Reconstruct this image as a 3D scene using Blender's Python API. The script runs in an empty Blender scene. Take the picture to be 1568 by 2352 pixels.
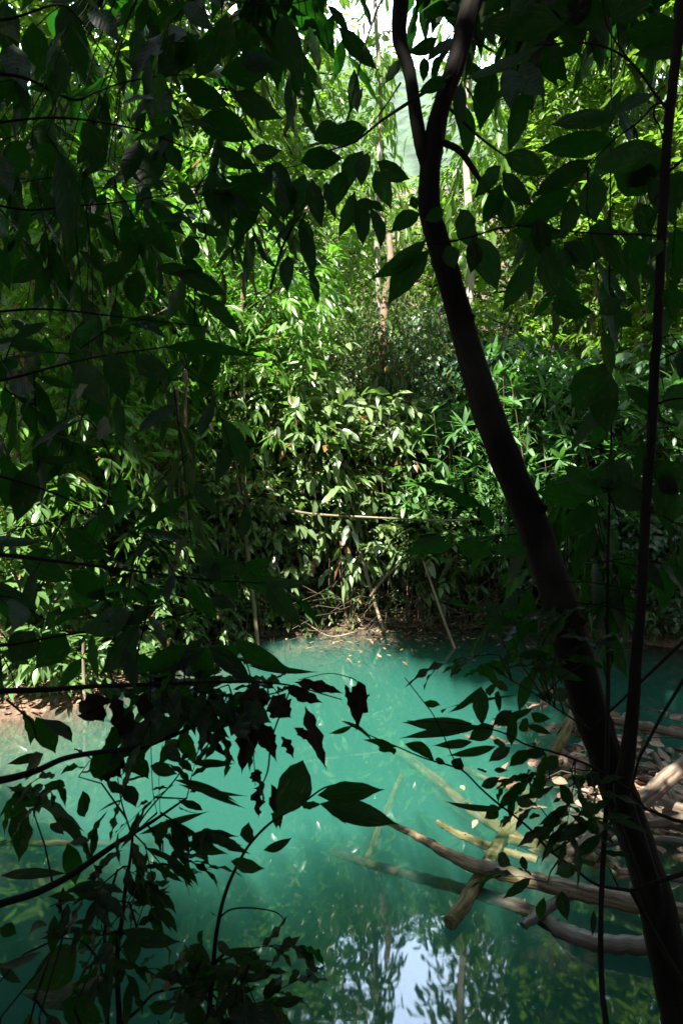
import bpy, math
import numpy as np
from mathutils import Vector, Quaternion

S = bpy.context.scene
COL = S.collection
PI = math.pi
rng = np.random.default_rng(11)

# ------------------------------------------------------------------ camera
CAM_H = 3.0
PITCH = math.radians(2.19)
F = 1568.0                       # focal length in units of a 1568 x 2352 picture
cam_d = bpy.data.cameras.new('camera')
cam_d.sensor_fit = 'HORIZONTAL'
cam_d.sensor_width = 24.0
cam_d.lens = 24.0
cam_d.clip_start = 0.05
cam_d.clip_end = 1000
cam_d.dof.use_dof = True
cam_d.dof.focus_distance = 12.0
cam_d.dof.aperture_fstop = 9.0
cam = bpy.data.objects.new('camera', cam_d)
COL.objects.link(cam)
cam.location = (0, 0, CAM_H)
cam.rotation_euler = (PI / 2 - PITCH, 0, 0)
S.camera = cam

# ------------------------------------------------------------------ sky, sun, exposure
SUN_EL = math.radians(56)
SUN_AZ = math.radians(25)        # the light travels to the far right of the pool
w = bpy.data.worlds.new('World')
S.world = w
w.use_nodes = True
nt = w.node_tree
nt.nodes.clear()
sky = nt.nodes.new('ShaderNodeTexSky')
sky.sky_type = 'NISHITA'
sky.sun_disc = False
sky.sun_elevation = SUN_EL
sky.sun_rotation = PI + SUN_AZ
sky.dust_density = 3.0
sky.air_density = 1.2
bg = nt.nodes.new('ShaderNodeBackground')
bg.inputs['Strength'].default_value = 0.05
out = nt.nodes.new('ShaderNodeOutputWorld')
# bright thin cloud over the blue
tc = nt.nodes.new('ShaderNodeTexCoord')
nz = nt.nodes.new('ShaderNodeTexNoise')
nz.inputs['Scale'].default_value = 2.2
nz.inputs['Detail'].default_value = 6
rp = nt.nodes.new('ShaderNodeValToRGB')
rp.color_ramp.elements[0].position = 0.30
rp.color_ramp.elements[1].position = 0.62
mx = nt.nodes.new('ShaderNodeMix')
mx.data_type = 'RGBA'
mx.inputs['B'].default_value = (3.2, 3.8, 4.6, 1)
nt.links.new(tc.outputs['Generated'], nz.inputs['Vector'])
nt.links.new(nz.outputs['Fac'], rp.inputs['Fac'])
nt.links.new(rp.outputs['Color'], mx.inputs['Factor'])
nt.links.new(sky.outputs['Color'], mx.inputs['A'])
# a bright cloud patch added in front for its reflection in the water
dt = nt.nodes.new('ShaderNodeVectorMath'); dt.operation = 'DOT_PRODUCT'
dt.inputs[1].default_value = Vector((0.04, .78, .60)).normalized()
nt.links.new(tc.outputs['Generated'], dt.inputs[0])
ad = nt.nodes.new('ShaderNodeMath'); ad.operation = 'MULTIPLY_ADD'
nt.links.new(nz.outputs['Fac'], ad.inputs[0]); ad.inputs[1].default_value = .12
nt.links.new(dt.outputs['Value'], ad.inputs[2])
r2 = nt.nodes.new('ShaderNodeValToRGB')
r2.color_ramp.elements[0].position = 0.965
r2.color_ramp.elements[1].position = 1.0
nt.links.new(ad.outputs[0], r2.inputs['Fac'])
m2 = nt.nodes.new('ShaderNodeMix'); m2.data_type = 'RGBA'
m2.inputs['B'].default_value = (33, 43, 58, 1)
nt.links.new(r2.outputs['Color'], m2.inputs['Factor'])
nt.links.new(mx.outputs['Result'], m2.inputs['A'])
nt.links.new(m2.outputs['Result'], bg.inputs['Color'])
nt.links.new(bg.outputs['Background'], out.inputs['Surface'])

sun_d = bpy.data.lights.new('sun', 'SUN')
sun_d.energy = 5.0
sun_d.angle = math.radians(0.55)
sun_d.color = (1.0, 0.95, 0.85)
sun = bpy.data.objects.new('sun', sun_d)
COL.objects.link(sun)
SUN_DIR = Vector((math.cos(SUN_EL) * math.sin(SUN_AZ), math.cos(SUN_EL) * math.cos(SUN_AZ), -math.sin(SUN_EL)))
sun.rotation_euler = SUN_DIR.to_track_quat('-Z', 'Y').to_euler()
sun.location = (-8, -14, 30)

S.view_settings.view_transform = 'Standard'
S.view_settings.look = 'None'
S.view_settings.exposure = 2.25
S.view_settings.gamma = 1.0
S.render.engine = 'CYCLES'
cy = S.cycles
cy.max_bounces = 7
cy.diffuse_bounces = 2
cy.glossy_bounces = 2
cy.transmission_bounces = 4
cy.volume_bounces = 2
cy.transparent_max_bounces = 10
cy.caustics_reflective = False
cy.caustics_refractive = False
cy.sample_clamp_indirect = 4
cy.use_denoising = True
try:
    cy.denoiser = 'OPENIMAGEDENOISE'
    cy.denoising_input_passes = 'RGB_ALBEDO_NORMAL'
    cy.denoising_prefilter = 'ACCURATE'
except Exception:
    pass

# ------------------------------------------------------------------ helpers: from picture to place
def ray(x, y):
    u = (x - 784.0) / F
    v = (1176.0 - y) / F
    c, s = math.cos(PITCH), math.sin(PITCH)
    return np.array([u, c + v * s, v * c - s])

def at(x, y, d):
    """a point d metres along the view axis (x, y measured on a 1568 x 2352 picture)"""
    return np.array([0, 0, CAM_H]) + ray(x, y) * d

def onz(x, y, z=0.0):
    r = ray(x, y)
    return np.array([0, 0, CAM_H]) + r * ((z - CAM_H) / r[2])

def za(qx, qy, box):      # enlarged-view coordinates -> 1568 x 2352 picture
    k = 1568.0 / 1707.0
    x0, y0, sz = box
    return (x0 + qx * sz / 1568.0) * k, (y0 + qy * sz / 1568.0) * k

Z1, Z2, Z3, Z4, Z5, Z6 = (0, 0, 854), (854, 0, 853), (0, 853, 854), (854, 853, 853), (0, 1706, 854), (854, 1706, 853)

# ------------------------------------------------------------------ helpers: objects
def tag(o, label=None, cat=None, group=None, kind=None):
    if label: o['label'] = label
    if cat: o['category'] = cat
    if group: o['group'] = group
    if kind: o['kind'] = kind
    return o

def empty(name, loc, label, cat, group=None):
    o = bpy.data.objects.new(name, None)
    COL.objects.link(o)
    o.location = loc
    o.empty_display_size = 0.2
    return tag(o, label, cat, group)

def copy_thing(root, loc, rotz, scale, label, group=None):
    r = root.copy()
    COL.objects.link(r)
    r.location = loc
    r.rotation_euler = (0, 0, rotz)
    r.scale = (scale[0], scale[0], scale[1]) if isinstance(scale, tuple) else (scale,) * 3
    r['label'] = label
    if group:
        r['group'] = group
    elif 'group' in r:
        del r['group']
    for ch in list(root.children):
        c = ch.copy()
        COL.objects.link(c)
        c.parent = r
    return r

def nrm(a):
    return a / np.maximum(np.linalg.norm(a, axis=-1, keepdims=True), 1e-9)

class MB:
    """collects grids of quads with a per-leaf random value and a leaf coordinate"""
    def __init__(self):
        self.v, self.f, self.r, self.u, self.n = [], [], [], [], 0
        self.second = None      # faces from this one on take the second material
    def add(self, v, f, r=None, u=None):
        v = np.asarray(v, float)
        k = len(v)
        self.v.append(v)
        self.f.append(np.asarray(f, int) + self.n)
        self.r.append(np.full(k, .5) if r is None else np.broadcast_to(r, (k,)).astype(float))
        self.u.append(np.zeros((k, 3)) if u is None else u)
        self.n += k
    def join(self, other):
        self.second = sum(len(f) for f in self.f)
        for v, f, r, u in zip(other.v, other.f, other.r, other.u):
            self.v.append(v); self.r.append(r); self.u.append(u)
        self.f += [f + self.n for f in other.f]
        self.n += other.n
    def build(self, name, mat, parent=None, smooth=True, origin=None, mat2=None):
        me = bpy.data.meshes.new(name)
        v = np.concatenate(self.v)
        f = np.concatenate(self.f)
        if origin is not None:
            v = v - np.asarray(origin)
        me.vertices.add(len(v))
        me.vertices.foreach_set('co', v.astype(np.float32).ravel())
        me.loops.add(len(f) * 4)
        me.loops.foreach_set('vertex_index', f.astype(np.int32).ravel())
        me.polygons.add(len(f))
        me.polygons.foreach_set('loop_start', np.arange(0, len(f) * 4, 4, dtype=np.int32))
        me.polygons.foreach_set('use_smooth', np.full(len(f), smooth))
        a = me.attributes.new('rnd', 'FLOAT', 'POINT')
        a.data.foreach_set('value', np.concatenate(self.r).astype(np.float32))
        a = me.attributes.new('luv', 'FLOAT_VECTOR', 'POINT')
        a.data.foreach_set('vector', np.concatenate(self.u).astype(np.float32).ravel())
        me.update(calc_edges=True)
        me.materials.append(mat)
        if mat2 is not None:
            me.materials.append(mat2)
            mi = np.zeros(len(me.polygons), np.int32); mi[self.second:] = 1
            me.polygons.foreach_set('material_index', mi)
        o = bpy.data.objects.new(name, me)
        COL.objects.link(o)
        if parent is not None:
            o.parent = parent
        elif origin is not None:
            o.location = origin
        return o

TEMPL = {}
def templ(kind):
    if kind in TEMPL:
        return TEMPL[kind]
    if kind == 'far':
        s = np.array([0, .28, .66, 1.0]); p = np.array([.08, 1, .78, 0.0]); t = np.array([-1, 0, 1.0])
    elif kind == 'mid':
        s = np.array([0, .12, .35, .62, .84, 1.0]); p = np.array([.05, .6, 1, .86, .4, 0.0]); t = np.array([-1, 0, 1.0])
    else:
        s = np.linspace(0, 1, 13)
        p = np.sin(PI * s ** .80) ** 1.02
        p[-3] *= .82; p[-2] *= .55; p[-1] = .0; p[0] = .03; p[1] *= .8
        t = np.array([-1, -.55, 0, .55, 1.0])
    ns, ntt = len(s), len(t)
    SS, TT = np.meshgrid(s, t, indexing='ij')
    PP = np.repeat(p[:, None], ntt, 1)
    f = []
    for i in range(ns - 1):
        for j in range(ntt - 1):
            a = i * ntt + j
            f.append((a, a + 1, a + ntt + 1, a + ntt))
    TEMPL[kind] = (SS.ravel(), TT.ravel(), PP.ravel(), np.array(f))
    return TEMPL[kind]

def leaves(mb, P, D, N, L, W, R, kind='far', fold=.25, curl=None, wave=0.0, bend=None):
    """a batch of leaf blades: base P, direction D, normal N, length L, full width W"""
    s, t, p, f = templ(kind)
    n = len(P)
    if n == 0: return
    D = nrm(D)
    N = nrm(N - (N * D).sum(1, keepdims=True) * D)
    B = np.cross(N, D)
    L = np.broadcast_to(L, (n,)); W = np.broadcast_to(W, (n,)); R = np.broadcast_to(R, (n,))
    curl = np.zeros(n) if curl is None else np.broadcast_to(curl, (n,))
    bend = np.zeros(n) if bend is None else np.broadcast_to(bend, (n,))
    X = s[None] * L[:, None]
    Y = t[None] * p[None] * W[:, None] * .5 + bend[:, None] * L[:, None] * (4 * (s - s * s))[None]
    Zz = fold * np.abs(t * p)[None] * W[:, None] * .5 - curl[:, None] * L[:, None] * (s * s)[None]
    if wave:
        ph = (R * 37.0)[:, None]
        Zz = Zz + wave * W[:, None] * np.abs(t * p)[None] * np.sin(s[None] * 19 + ph + t[None] * 2)
        Y = Y + wave * .25 * W[:, None] * t[None] * p[None] * np.sin(s[None] * 23 + ph * 1.7)
    V = P[:, None] + X[..., None] * D[:, None] + Y[..., None] * B[:, None] + Zz[..., None] * N[:, None]
    k = len(s)
    ff = (f[None] + (np.arange(n) * k)[:, None, None]).reshape(-1, 4)
    u = np.stack([np.broadcast_to(s, (n, k)), np.broadcast_to(t, (n, k)), np.broadcast_to(R[:, None], (n, k))], -1).reshape(-1, 3)
    mb.add(V.reshape(-1, 3), ff, np.repeat(R, k), u)

def tube(mb, pts, rad, sides=8, jitter=0.0, caps=True, rs=None, r=.5):
    pts = np.asarray(pts, float)
    n = len(pts)
    rad = np.broadcast_to(rad, (n,)).astype(float)
    tg = nrm(np.gradient(pts, axis=0))
    ref = np.array([0, 0, 1.0]) if abs(tg[0][2]) < .9 else np.array([1.0, 0, 0])
    V = []
    a = np.linspace(0, 2 * PI, sides, endpoint=False)
    ln = np.concatenate([[0], np.cumsum(np.linalg.norm(np.diff(pts, axis=0), axis=1))])
    prev = nrm(np.cross(tg[0], ref))
    U = []
    for i in range(n):
        prev = nrm(prev - (prev @ tg[i]) * tg[i])
        b = np.cross(tg[i], prev)
        rr = rad[i] * (1 + (rs.normal(0, jitter, sides) if jitter else 0))
        V.append(pts[i] + (np.cos(a)[:, None] * prev + np.sin(a)[:, None] * b) * np.reshape(rr, (-1, 1)))
        U.append(np.stack([np.full(sides, ln[i]), np.cos(a) * rad[i], np.sin(a) * rad[i]], -1))
    V = np.concatenate(V); U = np.concatenate(U)
    f = []
    for i in range(n - 1):
        for j in range(sides):
            k = (j + 1) % sides
            f.append((i * sides + j, i * sides + k, (i + 1) * sides + k, (i + 1) * sides + j))
    if caps:
        for e, i in ((0, 0), (1, n - 1)):
            k0 = len(V)
            ring = V[i * sides:(i + 1) * sides]
            V = np.concatenate([V, ring, pts[i:i + 1], pts[i:i + 1]])
            U = np.concatenate([U, U[i * sides:(i + 1) * sides], np.tile([[ln[i], 0, 0]], (2, 1))])
            for j in range(sides):
                k = (j + 1) % sides
                f.append((k0 + sides, k0 + k, k0 + j, k0 + sides + 1) if e == 0 else (k0 + sides, k0 + j, k0 + k, k0 + sides + 1))
    mb.add(V, f, r, U)

def smooth_path(pts, k=6):
    """Catmull-Rom through the points (any number of columns)"""
    p = np.asarray(pts, float)
    if len(p) < 3:
        return np.array([p[0] + (p[-1] - p[0]) * t for t in np.linspace(0, 1, k + 1)])
    q = np.concatenate([[2 * p[0] - p[1]], p, [2 * p[-1] - p[-2]]])
    o = []
    for i in range(1, len(q) - 2):
        for t in np.linspace(0, 1, k, endpoint=False):
            a, b, c, d = q[i - 1], q[i], q[i + 1], q[i + 2]
            o.append(.5 * (2 * b + (c - a) * t + (2 * a - 5 * b + 4 * c - d) * t * t + (3 * b - a - 3 * c + d) * t ** 3))
    o.append(p[-1])
    return np.array(o)

def thin(mb, A, B, C, r0, r1):
    """a batch of bent three-sided twigs A-B-C"""
    n = len(A)
    if n == 0: return
    t = nrm(C - A)
    ref = np.where(np.abs(t[:, 2:3]) < .9, np.array([[0, 0, 1.0]]), np.array([[1.0, 0, 0]]))
    s1 = nrm(np.cross(t, ref)); s2 = np.cross(t, s1)
    r0 = np.broadcast_to(r0, (n,))[:, None]; r1 = np.broadcast_to(r1, (n,))[:, None]
    V = []
    for p, r in ((A, r0), (B, (r0 + r1) / 2), (C, r1)):
        for k in range(3):
            an = 2 * PI * k / 3
            V.append(p + (s1 * math.cos(an) + s2 * math.sin(an)) * r)
    V = np.stack(V, 1)
    f = []
    for i in range(2):
        for j in range(3):
            k = (j + 1) % 3
            f.append((i * 3 + j, i * 3 + k, i * 3 + 3 + k, i * 3 + 3 + j))
    f = np.array(f)
    ff = (f[None] + (np.arange(n) * 9)[:, None, None]).reshape(-1, 4)
    mb.add(V.reshape(-1, 3), ff)

def sprays(lm, sm, g, P, D, st):
    """twigs from P along D, each with leaves set on it in the way of the plant"""
    M = len(P)
    D = nrm(D)
    tl = st['tl'] * g.uniform(.65, 1.3, M)
    dz = np.array([0, 0, -1.0])
    dr = st.get('tdroop', .3)
    end = P + D * tl[:, None] + dz * (dr * tl)[:, None]
    mid = P + D * (tl * .5)[:, None] + dz * (dr * tl * .25)[:, None]
    thin(sm, P, mid, end, st.get('tr', .006), st.get('tr', .006) * .4)
    k = st['k']
    tw = g.random(M)                        # one tint per twig
    if st.get('mode', 'alt') == 'alt':
        s = (np.arange(k) + .6) / k
        s = np.broadcast_to(s, (M, k)) + g.normal(0, .03, (M, k))
        s = np.clip(s, .05, 1)
        p = P[:, None] + D[:, None] * (tl[:, None] * s)[..., None] + dz * (dr * tl[:, None] * s * s)[..., None]
        tan = nrm(D[:, None] + dz * (2 * dr * s)[..., None])
        side = nrm(np.cross(tan, np.array([0, 0, 1.0])) + g.normal(0, .15, (M, k, 3)))
        sg = np.where((np.arange(k) % 2) == 0, 1.0, -1.0)[None, :, None]
        a = st.get('ang', .9) * (1 - .6 * s) * g.uniform(.8, 1.2, (M, k))
        ld = tan * np.cos(a)[..., None] + side * sg * np.sin(a)[..., None] + dz * st.get('droop', .3) + g.normal(0, .18, (M, k, 3))
    else:
        az = g.uniform(0, 2 * PI, (M, 1)) + np.arange(k)[None] * 2.4
        s1 = nrm(np.cross(D, np.array([.3, .2, 1.0]))); s2 = np.cross(D, s1)
        rad = s1[:, None] * np.cos(az)[..., None] + s2[:, None] * np.sin(az)[..., None]
        sp = st.get('spread', 1.0) * g.uniform(.7, 1.3, (M, k, 1))
        ld = D[:, None] * .55 + rad * sp + dz * st.get('droop', .3) + g.normal(0, .12, (M, k, 3))
        p = end[:, None] - D[:, None] * (g.uniform(0, .12, (M, k)) * tl[:, None])[..., None]
    ld = nrm(ld)
    up = np.array([0, 0, 1.0]) + g.normal(0, st.get('tumble', .35), (M, k, 3))
    L = st['L'] * g.uniform(.6, 1.2, (M, k))
    R = np.clip(tw[:, None] * .55 + g.random((M, k)) * .45, 0, .999)
    if 'dry' in st:
        R = np.where(g.random((M, k)) < st['dry'], g.uniform(.955, 1, (M, k)), R * .94)
    else:
        R = R * .94
    fl = lambda x: x.reshape((-1,) + x.shape[2:])
    leaves(lm, fl(p), fl(ld), fl(up), fl(L), fl(L) * st['W'] * g.uniform(.85, 1.15, M * k), fl(R), st.get('blade', 'far'),
           st.get('fold', .28), g.uniform(.0, st.get('curl', .25), M * k), st.get('wave', 0), g.normal(0, .04, M * k))

def clump_points(g, c, R, n, inner=.35, updir=.35):
    u = nrm(g.normal(0, 1, (n, 3)))
    r = g.uniform(inner ** 2, 1, n) ** .5
    p = np.asarray(c) + u * np.asarray(R) * r[:, None]
    d = nrm(u * np.asarray(R)) + np.array([0, 0, updir]) + g.normal(0, .35, (n, 3))
    return p, d

# ------------------------------------------------------------------ materials
def mat(name):
    m = bpy.data.materials.new(name)
    m.use_nodes = True
    nt = m.node_tree
    nt.nodes.clear()
    return m, nt, nt.nodes.new('ShaderNodeOutputMaterial')

def node(nt, t, **kw):
    n = nt.nodes.new(t)
    for k, v in kw.items():
        setattr(n, k, v)
    return n

def ramp(nt, fac, stops, interp='LINEAR'):
    r = nt.nodes.new('ShaderNodeValToRGB')
    e = r.color_ramp.elements
    r.color_ramp.interpolation = interp
    while len(e) < len(stops): e.new(.5)
    for q, (p, c) in zip(e, stops):
        q.position = p; q.color = (*c, 1)
    nt.links.new(fac, r.inputs['Fac'])
    return r.outputs['Color']

def mixc(nt, fac, a, b, mode='MIX'):
    m = nt.nodes.new('ShaderNodeMix')
    m.data_type = 'RGBA'; m.blend_type = mode
    for k, v in (('Factor', fac), ('A', a), ('B', b)):
        if isinstance(v, (int, float)): m.inputs[k].default_value = v
        elif isinstance(v, tuple): m.inputs[k].default_value = (*v, 1)
        else: nt.links.new(v, m.inputs[k])
    return m.outputs['Result']

def math_(nt, op, a, b=0.0):
    m = nt.nodes.new('ShaderNodeMath'); m.operation = op
    for i, v in enumerate((a, b)):
        if isinstance(v, (int, float)): m.inputs[i].default_value = v
        else: nt.links.new(v, m.inputs[i])
    return m.outputs[0]

def leaf_mat(name, dark, mid, light, trans, rough=.36, tfac=.42, dry=(.20, .10, .04), spec=.5, veins=False):
    m, nt, out = mat(name)
    at_ = node(nt, 'ShaderNodeAttribute', attribute_name='rnd')
    uv = node(nt, 'ShaderNodeAttribute', attribute_name='luv')
    sep = node(nt, 'ShaderNodeSeparateXYZ')
    nt.links.new(uv.outputs['Vector'], sep.inputs[0])
    c = ramp(nt, at_.outputs['Fac'], [(0, dark), (.45, mid), (.93, light), (.95, dry)])
    t = ramp(nt, at_.outputs['Fac'], [(0, tuple(x * .75 for x in trans)), (.93, trans), (.95, tuple(x * 1.4 for x in dry))])
    ab = math_(nt, 'ABSOLUTE', sep.outputs['Y'])
    rib = math_(nt, 'LESS_THAN', ab, .07)
    c = mixc(nt, math_(nt, 'MULTIPLY', rib, .35), c, tuple(min(1, x * 1.9) for x in light))
    p = node(nt, 'ShaderNodeBsdfPrincipled')
    p.inputs['Roughness'].default_value = rough
    p.inputs['Specular IOR Level'].default_value = spec
    if veins:
        # side veins run forward from the midrib: a soft ripple across the blade, and blotches
        w1 = math_(nt, 'ADD', math_(nt, 'MULTIPLY', sep.outputs['X'], 62), math_(nt, 'MULTIPLY', ab, -9))
        sn = math_(nt, 'SINE', w1)
        bump = node(nt, 'ShaderNodeBump')
        bump.inputs['Strength'].default_value = .12
        bump.inputs['Distance'].default_value = .003
        nt.links.new(sn, bump.inputs['Height'])
        nt.links.new(bump.outputs['Normal'], p.inputs['Normal'])
        no = node(nt, 'ShaderNodeTexNoise'); no.inputs['Scale'].default_value = 5
        nt.links.new(uv.outputs['Vector'], no.inputs['Vector'])
        c = mixc(nt, ramp(nt, no.outputs['Fac'], [(.58, (0, 0, 0)), (.75, (.5, .5, .5))]), c, dry)
    nt.links.new(c, p.inputs['Base Color'])
    tr = node(nt, 'ShaderNodeBsdfTranslucent')
    nt.links.new(t, tr.inputs['Color'])
    ms = node(nt, 'ShaderNodeMixShader'); ms.inputs[0].default_value = tfac
    nt.links.new(p.outputs[0], ms.inputs[1]); nt.links.new(tr.outputs[0], ms.inputs[2])
    nt.links.new(ms.outputs[0], out.inputs['Surface'])
    return m

def bark_mat(name, c1, c2, c3, rough=.8, scale=9.0, bump=.6, stretch=.25, spec=.3):
    m, nt, out = mat(name)
    uv = node(nt, 'ShaderNodeAttribute', attribute_name='luv')
    mp = node(nt, 'ShaderNodeMapping')
    mp.inputs['Scale'].default_value = (stretch * scale, scale * 3, scale * 3)
    nt.links.new(uv.outputs['Vector'], mp.inputs['Vector'])
    n1 = node(nt, 'ShaderNodeTexNoise'); n1.inputs['Scale'].default_value = 1.0; n1.inputs['Detail'].default_value = 8
    nt.links.new(mp.outputs[0], n1.inputs['Vector'])
    tc = node(nt, 'ShaderNodeTexCoord')
    n2 = node(nt, 'ShaderNodeTexNoise'); n2.inputs['Scale'].default_value = scale * .45; n2.inputs['Detail'].default_value = 5
    nt.links.new(tc.outputs['Object'], n2.inputs['Vector'])
    c = ramp(nt, n1.outputs['Fac'], [(.32, c1), (.62, c2)])
    c = mixc(nt, ramp(nt, n2.outputs['Fac'], [(.5, (0, 0, 0)), (.64, (1, 1, 1))]), c, c3)
    p = node(nt, 'ShaderNodeBsdfPrincipled')
    p.inputs['Roughness'].default_value = rough
    p.inputs['Specular IOR Level'].default_value = spec
    b = node(nt, 'ShaderNodeBump'); b.inputs['Strength'].default_value = bump; b.inputs['Distance'].default_value = .02
    nt.links.new(n1.outputs['Fac'], b.inputs['Height'])
    nt.links.new(b.outputs['Normal'], p.inputs['Normal'])
    nt.links.new(c, p.inputs['Base Color'])
    nt.links.new(p.outputs[0], out.inputs['Surface'])
    return m

M = {}
M['near'] = leaf_mat('near_leaf_shaded', (.002, .007, .002), (.0032, .0115, .0032), (.005, .018, .004), (.018, .12, .007), .5, .4, veins=True, spec=.16)  # darker than a real leaf: foreground shade is put into the colour
M['near_dead'] = leaf_mat('near_dead_leaf', (.010, .008, .005), (.015, .012, .008), (.022, .017, .011), (.03, .02, .01), .7, .05, dry=(.03, .02, .01), spec=.1)
M['lance'] = leaf_mat('lance_leaf', (.05, .12, .02), (.075, .165, .024), (.11, .225, .035), (.22, .60, .035), .33, .38, spec=.6)
M['broad'] = leaf_mat('broad_leaf', (.055, .11, .04), (.08, .155, .05), (.12, .21, .065), (.20, .44, .05), .32, .32, spec=.65)
M['pale'] = leaf_mat('pale_sunlit_leaf', (.09, .14, .06), (.13, .19, .08), (.19, .26, .11), (.24, .46, .06), .28, .28, spec=.8)  # lighter copy of the broad leaf, sunlight put into its colour
M['rosette'] = leaf_mat('rosette_leaf', (.045, .11, .04), (.065, .15, .05), (.10, .20, .06), (.14, .42, .05), .34, .32, spec=.6)
M['fine'] = leaf_mat('fine_leaf', (.045, .08, .025), (.07, .12, .035), (.12, .17, .05), (.18, .36, .04), .38, .32)
M['creeper'] = leaf_mat('creeper_leaf', (.02, .055, .025), (.035, .085, .035), (.06, .13, .045), (.07, .24, .04), .32, .25)
M['tall'] = leaf_mat('canopy_leaf', (.05, .10, .02), (.075, .15, .025), (.11, .20, .035), (.26, .50, .04), .36, .45)
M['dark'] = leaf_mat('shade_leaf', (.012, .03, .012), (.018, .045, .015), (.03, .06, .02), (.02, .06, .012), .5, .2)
M['litter'] = leaf_mat('litter_leaf', (.05, .028, .016), (.15, .085, .05), (.34, .21, .15), (.2, .1, .04), .5, .1, dry=(.08, .18, .03))
M['floating'] = leaf_mat('floating_leaf', (.12, .07, .04), (.22, .13, .07), (.32, .22, .14), (.2, .1, .05), .5, .15)
M['bark_shaded'] = bark_mat('bark_shaded', (.0025, .0022, .0018), (.008, .0065, .005), (.016, .0155, .0125), scale=6, bump=1.0, spec=.10)  # bark darkened below its natural tone to stand in for shade
M['bark_brown'] = bark_mat('bark_brown', (.09, .06, .04), (.20, .13, .09), (.16, .14, .10))
M['twig_dry'] = bark_mat('twig_dry', (.035, .025, .017), (.10, .072, .05), (.06, .05, .036), scale=14)
M['bark_pale'] = bark_mat('bark_pale', (.16, .14, .11), (.42, .39, .34), (.12, .13, .08), scale=3)
M['twig'] = bark_mat('twig_bark', (.03, .025, .02), (.06, .05, .04), (.05, .055, .03), scale=20)
M['near_twig'] = bark_mat('near_twig_bark', (.004, .0035, .003), (.010, .008, .006), (.008, .009, .006), scale=20, spec=.1)  # twig bark darkened likewise, foreground shade put into the colour
M['twig_green'] = bark_mat('twig_green', (.04, .055, .02), (.08, .10, .04), (.10, .09, .05), scale=20)
M['bamboo'] = bark_mat('bamboo_dry', (.10, .075, .045), (.24, .19, .125), (.13, .12, .07), .65, 7, .4)
M['log_pale'] = bark_mat('log_pale', (.05, .037, .027), (.21, .155, .11), (.09, .068, .05), .8, 9, 1.0)
M['log_wet'] = bark_mat('log_wet', (.03, .022, .012), (.17, .13, .075), (.05, .045, .018), .5, 11, 1.0)
M['log_sunk'] = bark_mat('log_sunk', (.06, .05, .025), (.19, .155, .08), (.07, .065, .025), .9, 9, 1.0, spec=.0)
M['log_dark'] = bark_mat('log_dark', (.035, .028, .022), (.09, .075, .06), (.10, .085, .06), .45, 7, .7)

def soil_mat():
    m, nt, out = mat('soil')
    tc = node(nt, 'ShaderNodeTexCoord')
    n1 = node(nt, 'ShaderNodeTexNoise'); n1.inputs['Scale'].default_value = 1.4; n1.inputs['Detail'].default_value = 8
    n2 = node(nt, 'ShaderNodeTexVoronoi'); n2.inputs['Scale'].default_value = 11
    n3 = node(nt, 'ShaderNodeTexNoise'); n3.inputs['Scale'].default_value = 26; n3.inputs['Detail'].default_value = 4
    for n in (n1, n2, n3): nt.links.new(tc.outputs['Object'], n.inputs['Vector'])
    c = ramp(nt, n1.outputs['Fac'], [(.3, (.05, .032, .02)), (.6, (.12, .08, .05)), (.8, (.2, .135, .085))])
    c = mixc(nt, .45, c, ramp(nt, n2.outputs['Color'], [(0, (.05, .03, .018)), (.5, (.15, .09, .055)), (1, (.26, .18, .13))]))
    p = node(nt, 'ShaderNodeBsdfPrincipled'); p.inputs['Roughness'].default_value = .85
    b = node(nt, 'ShaderNodeBump'); b.inputs['Strength'].default_value = .8; b.inputs['Distance'].default_value = .05
    nt.links.new(math_(nt, 'ADD', n3.outputs['Fac'], n2.outputs['Distance']), b.inputs['Height'])
    nt.links.new(b.outputs['Normal'], p.inputs['Normal'])
    nt.links.new(c, p.inputs['Base Color'])
    nt.links.new(p.outputs[0], out.inputs['Surface'])
    return m
M['soil'] = soil_mat()

def water_mat():
    m, nt, out = mat('pool_water')
    tc = node(nt, 'ShaderNodeTexCoord')
    h = None
    for sc, wt, st in ((1.3, 1.0, (1, .7, 1)), (6.0, .22, (1, .8, 1))):
        mp = node(nt, 'ShaderNodeMapping'); mp.inputs['Scale'].default_value = st
        nt.links.new(tc.outputs['Object'], mp.inputs['Vector'])
        n = node(nt, 'ShaderNodeTexNoise'); n.inputs['Scale'].default_value = sc; n.inputs['Detail'].default_value = 2
        nt.links.new(mp.outputs[0], n.inputs['Vector'])
        v = math_(nt, 'MULTIPLY', n.outputs['Fac'], wt)
        h = v if h is None else math_(nt, 'ADD', h, v)
    b = node(nt, 'ShaderNodeBump'); b.inputs['Strength'].default_value = .04; b.inputs['Distance'].default_value = .02
    nt.links.new(h, b.inputs['Height'])
    fr = node(nt, 'ShaderNodeFresnel'); fr.inputs['IOR'].default_value = 1.55
    gl = node(nt, 'ShaderNodeBsdfGlossy'); gl.inputs['Roughness'].default_value = .025
    gl.inputs['Color'].default_value = (1, 1, 1, 1)
    nt.links.new(b.outputs['Normal'], gl.inputs['Normal'])
    tr = node(nt, 'ShaderNodeBsdfTransparent')
    ms = node(nt, 'ShaderNodeMixShader')
    nt.links.new(fr.outputs[0], ms.inputs[0]); nt.links.new(tr.outputs[0], ms.inputs[1]); nt.links.new(gl.outputs[0], ms.inputs[2])
    nt.links.new(ms.outputs[0], out.inputs['Surface'])
    pv = node(nt, 'ShaderNodeVolumePrincipled')
    pv.inputs['Color'].default_value = (.10, .405, .325, 1)
    pv.inputs['Density'].default_value = .8
    pv.inputs['Anisotropy'].default_value = .1
    nt.links.new(pv.outputs[0], out.inputs['Volume'])
    m.cycles.homogeneous_volume = True
    return m
M['water'] = water_mat()

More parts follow.
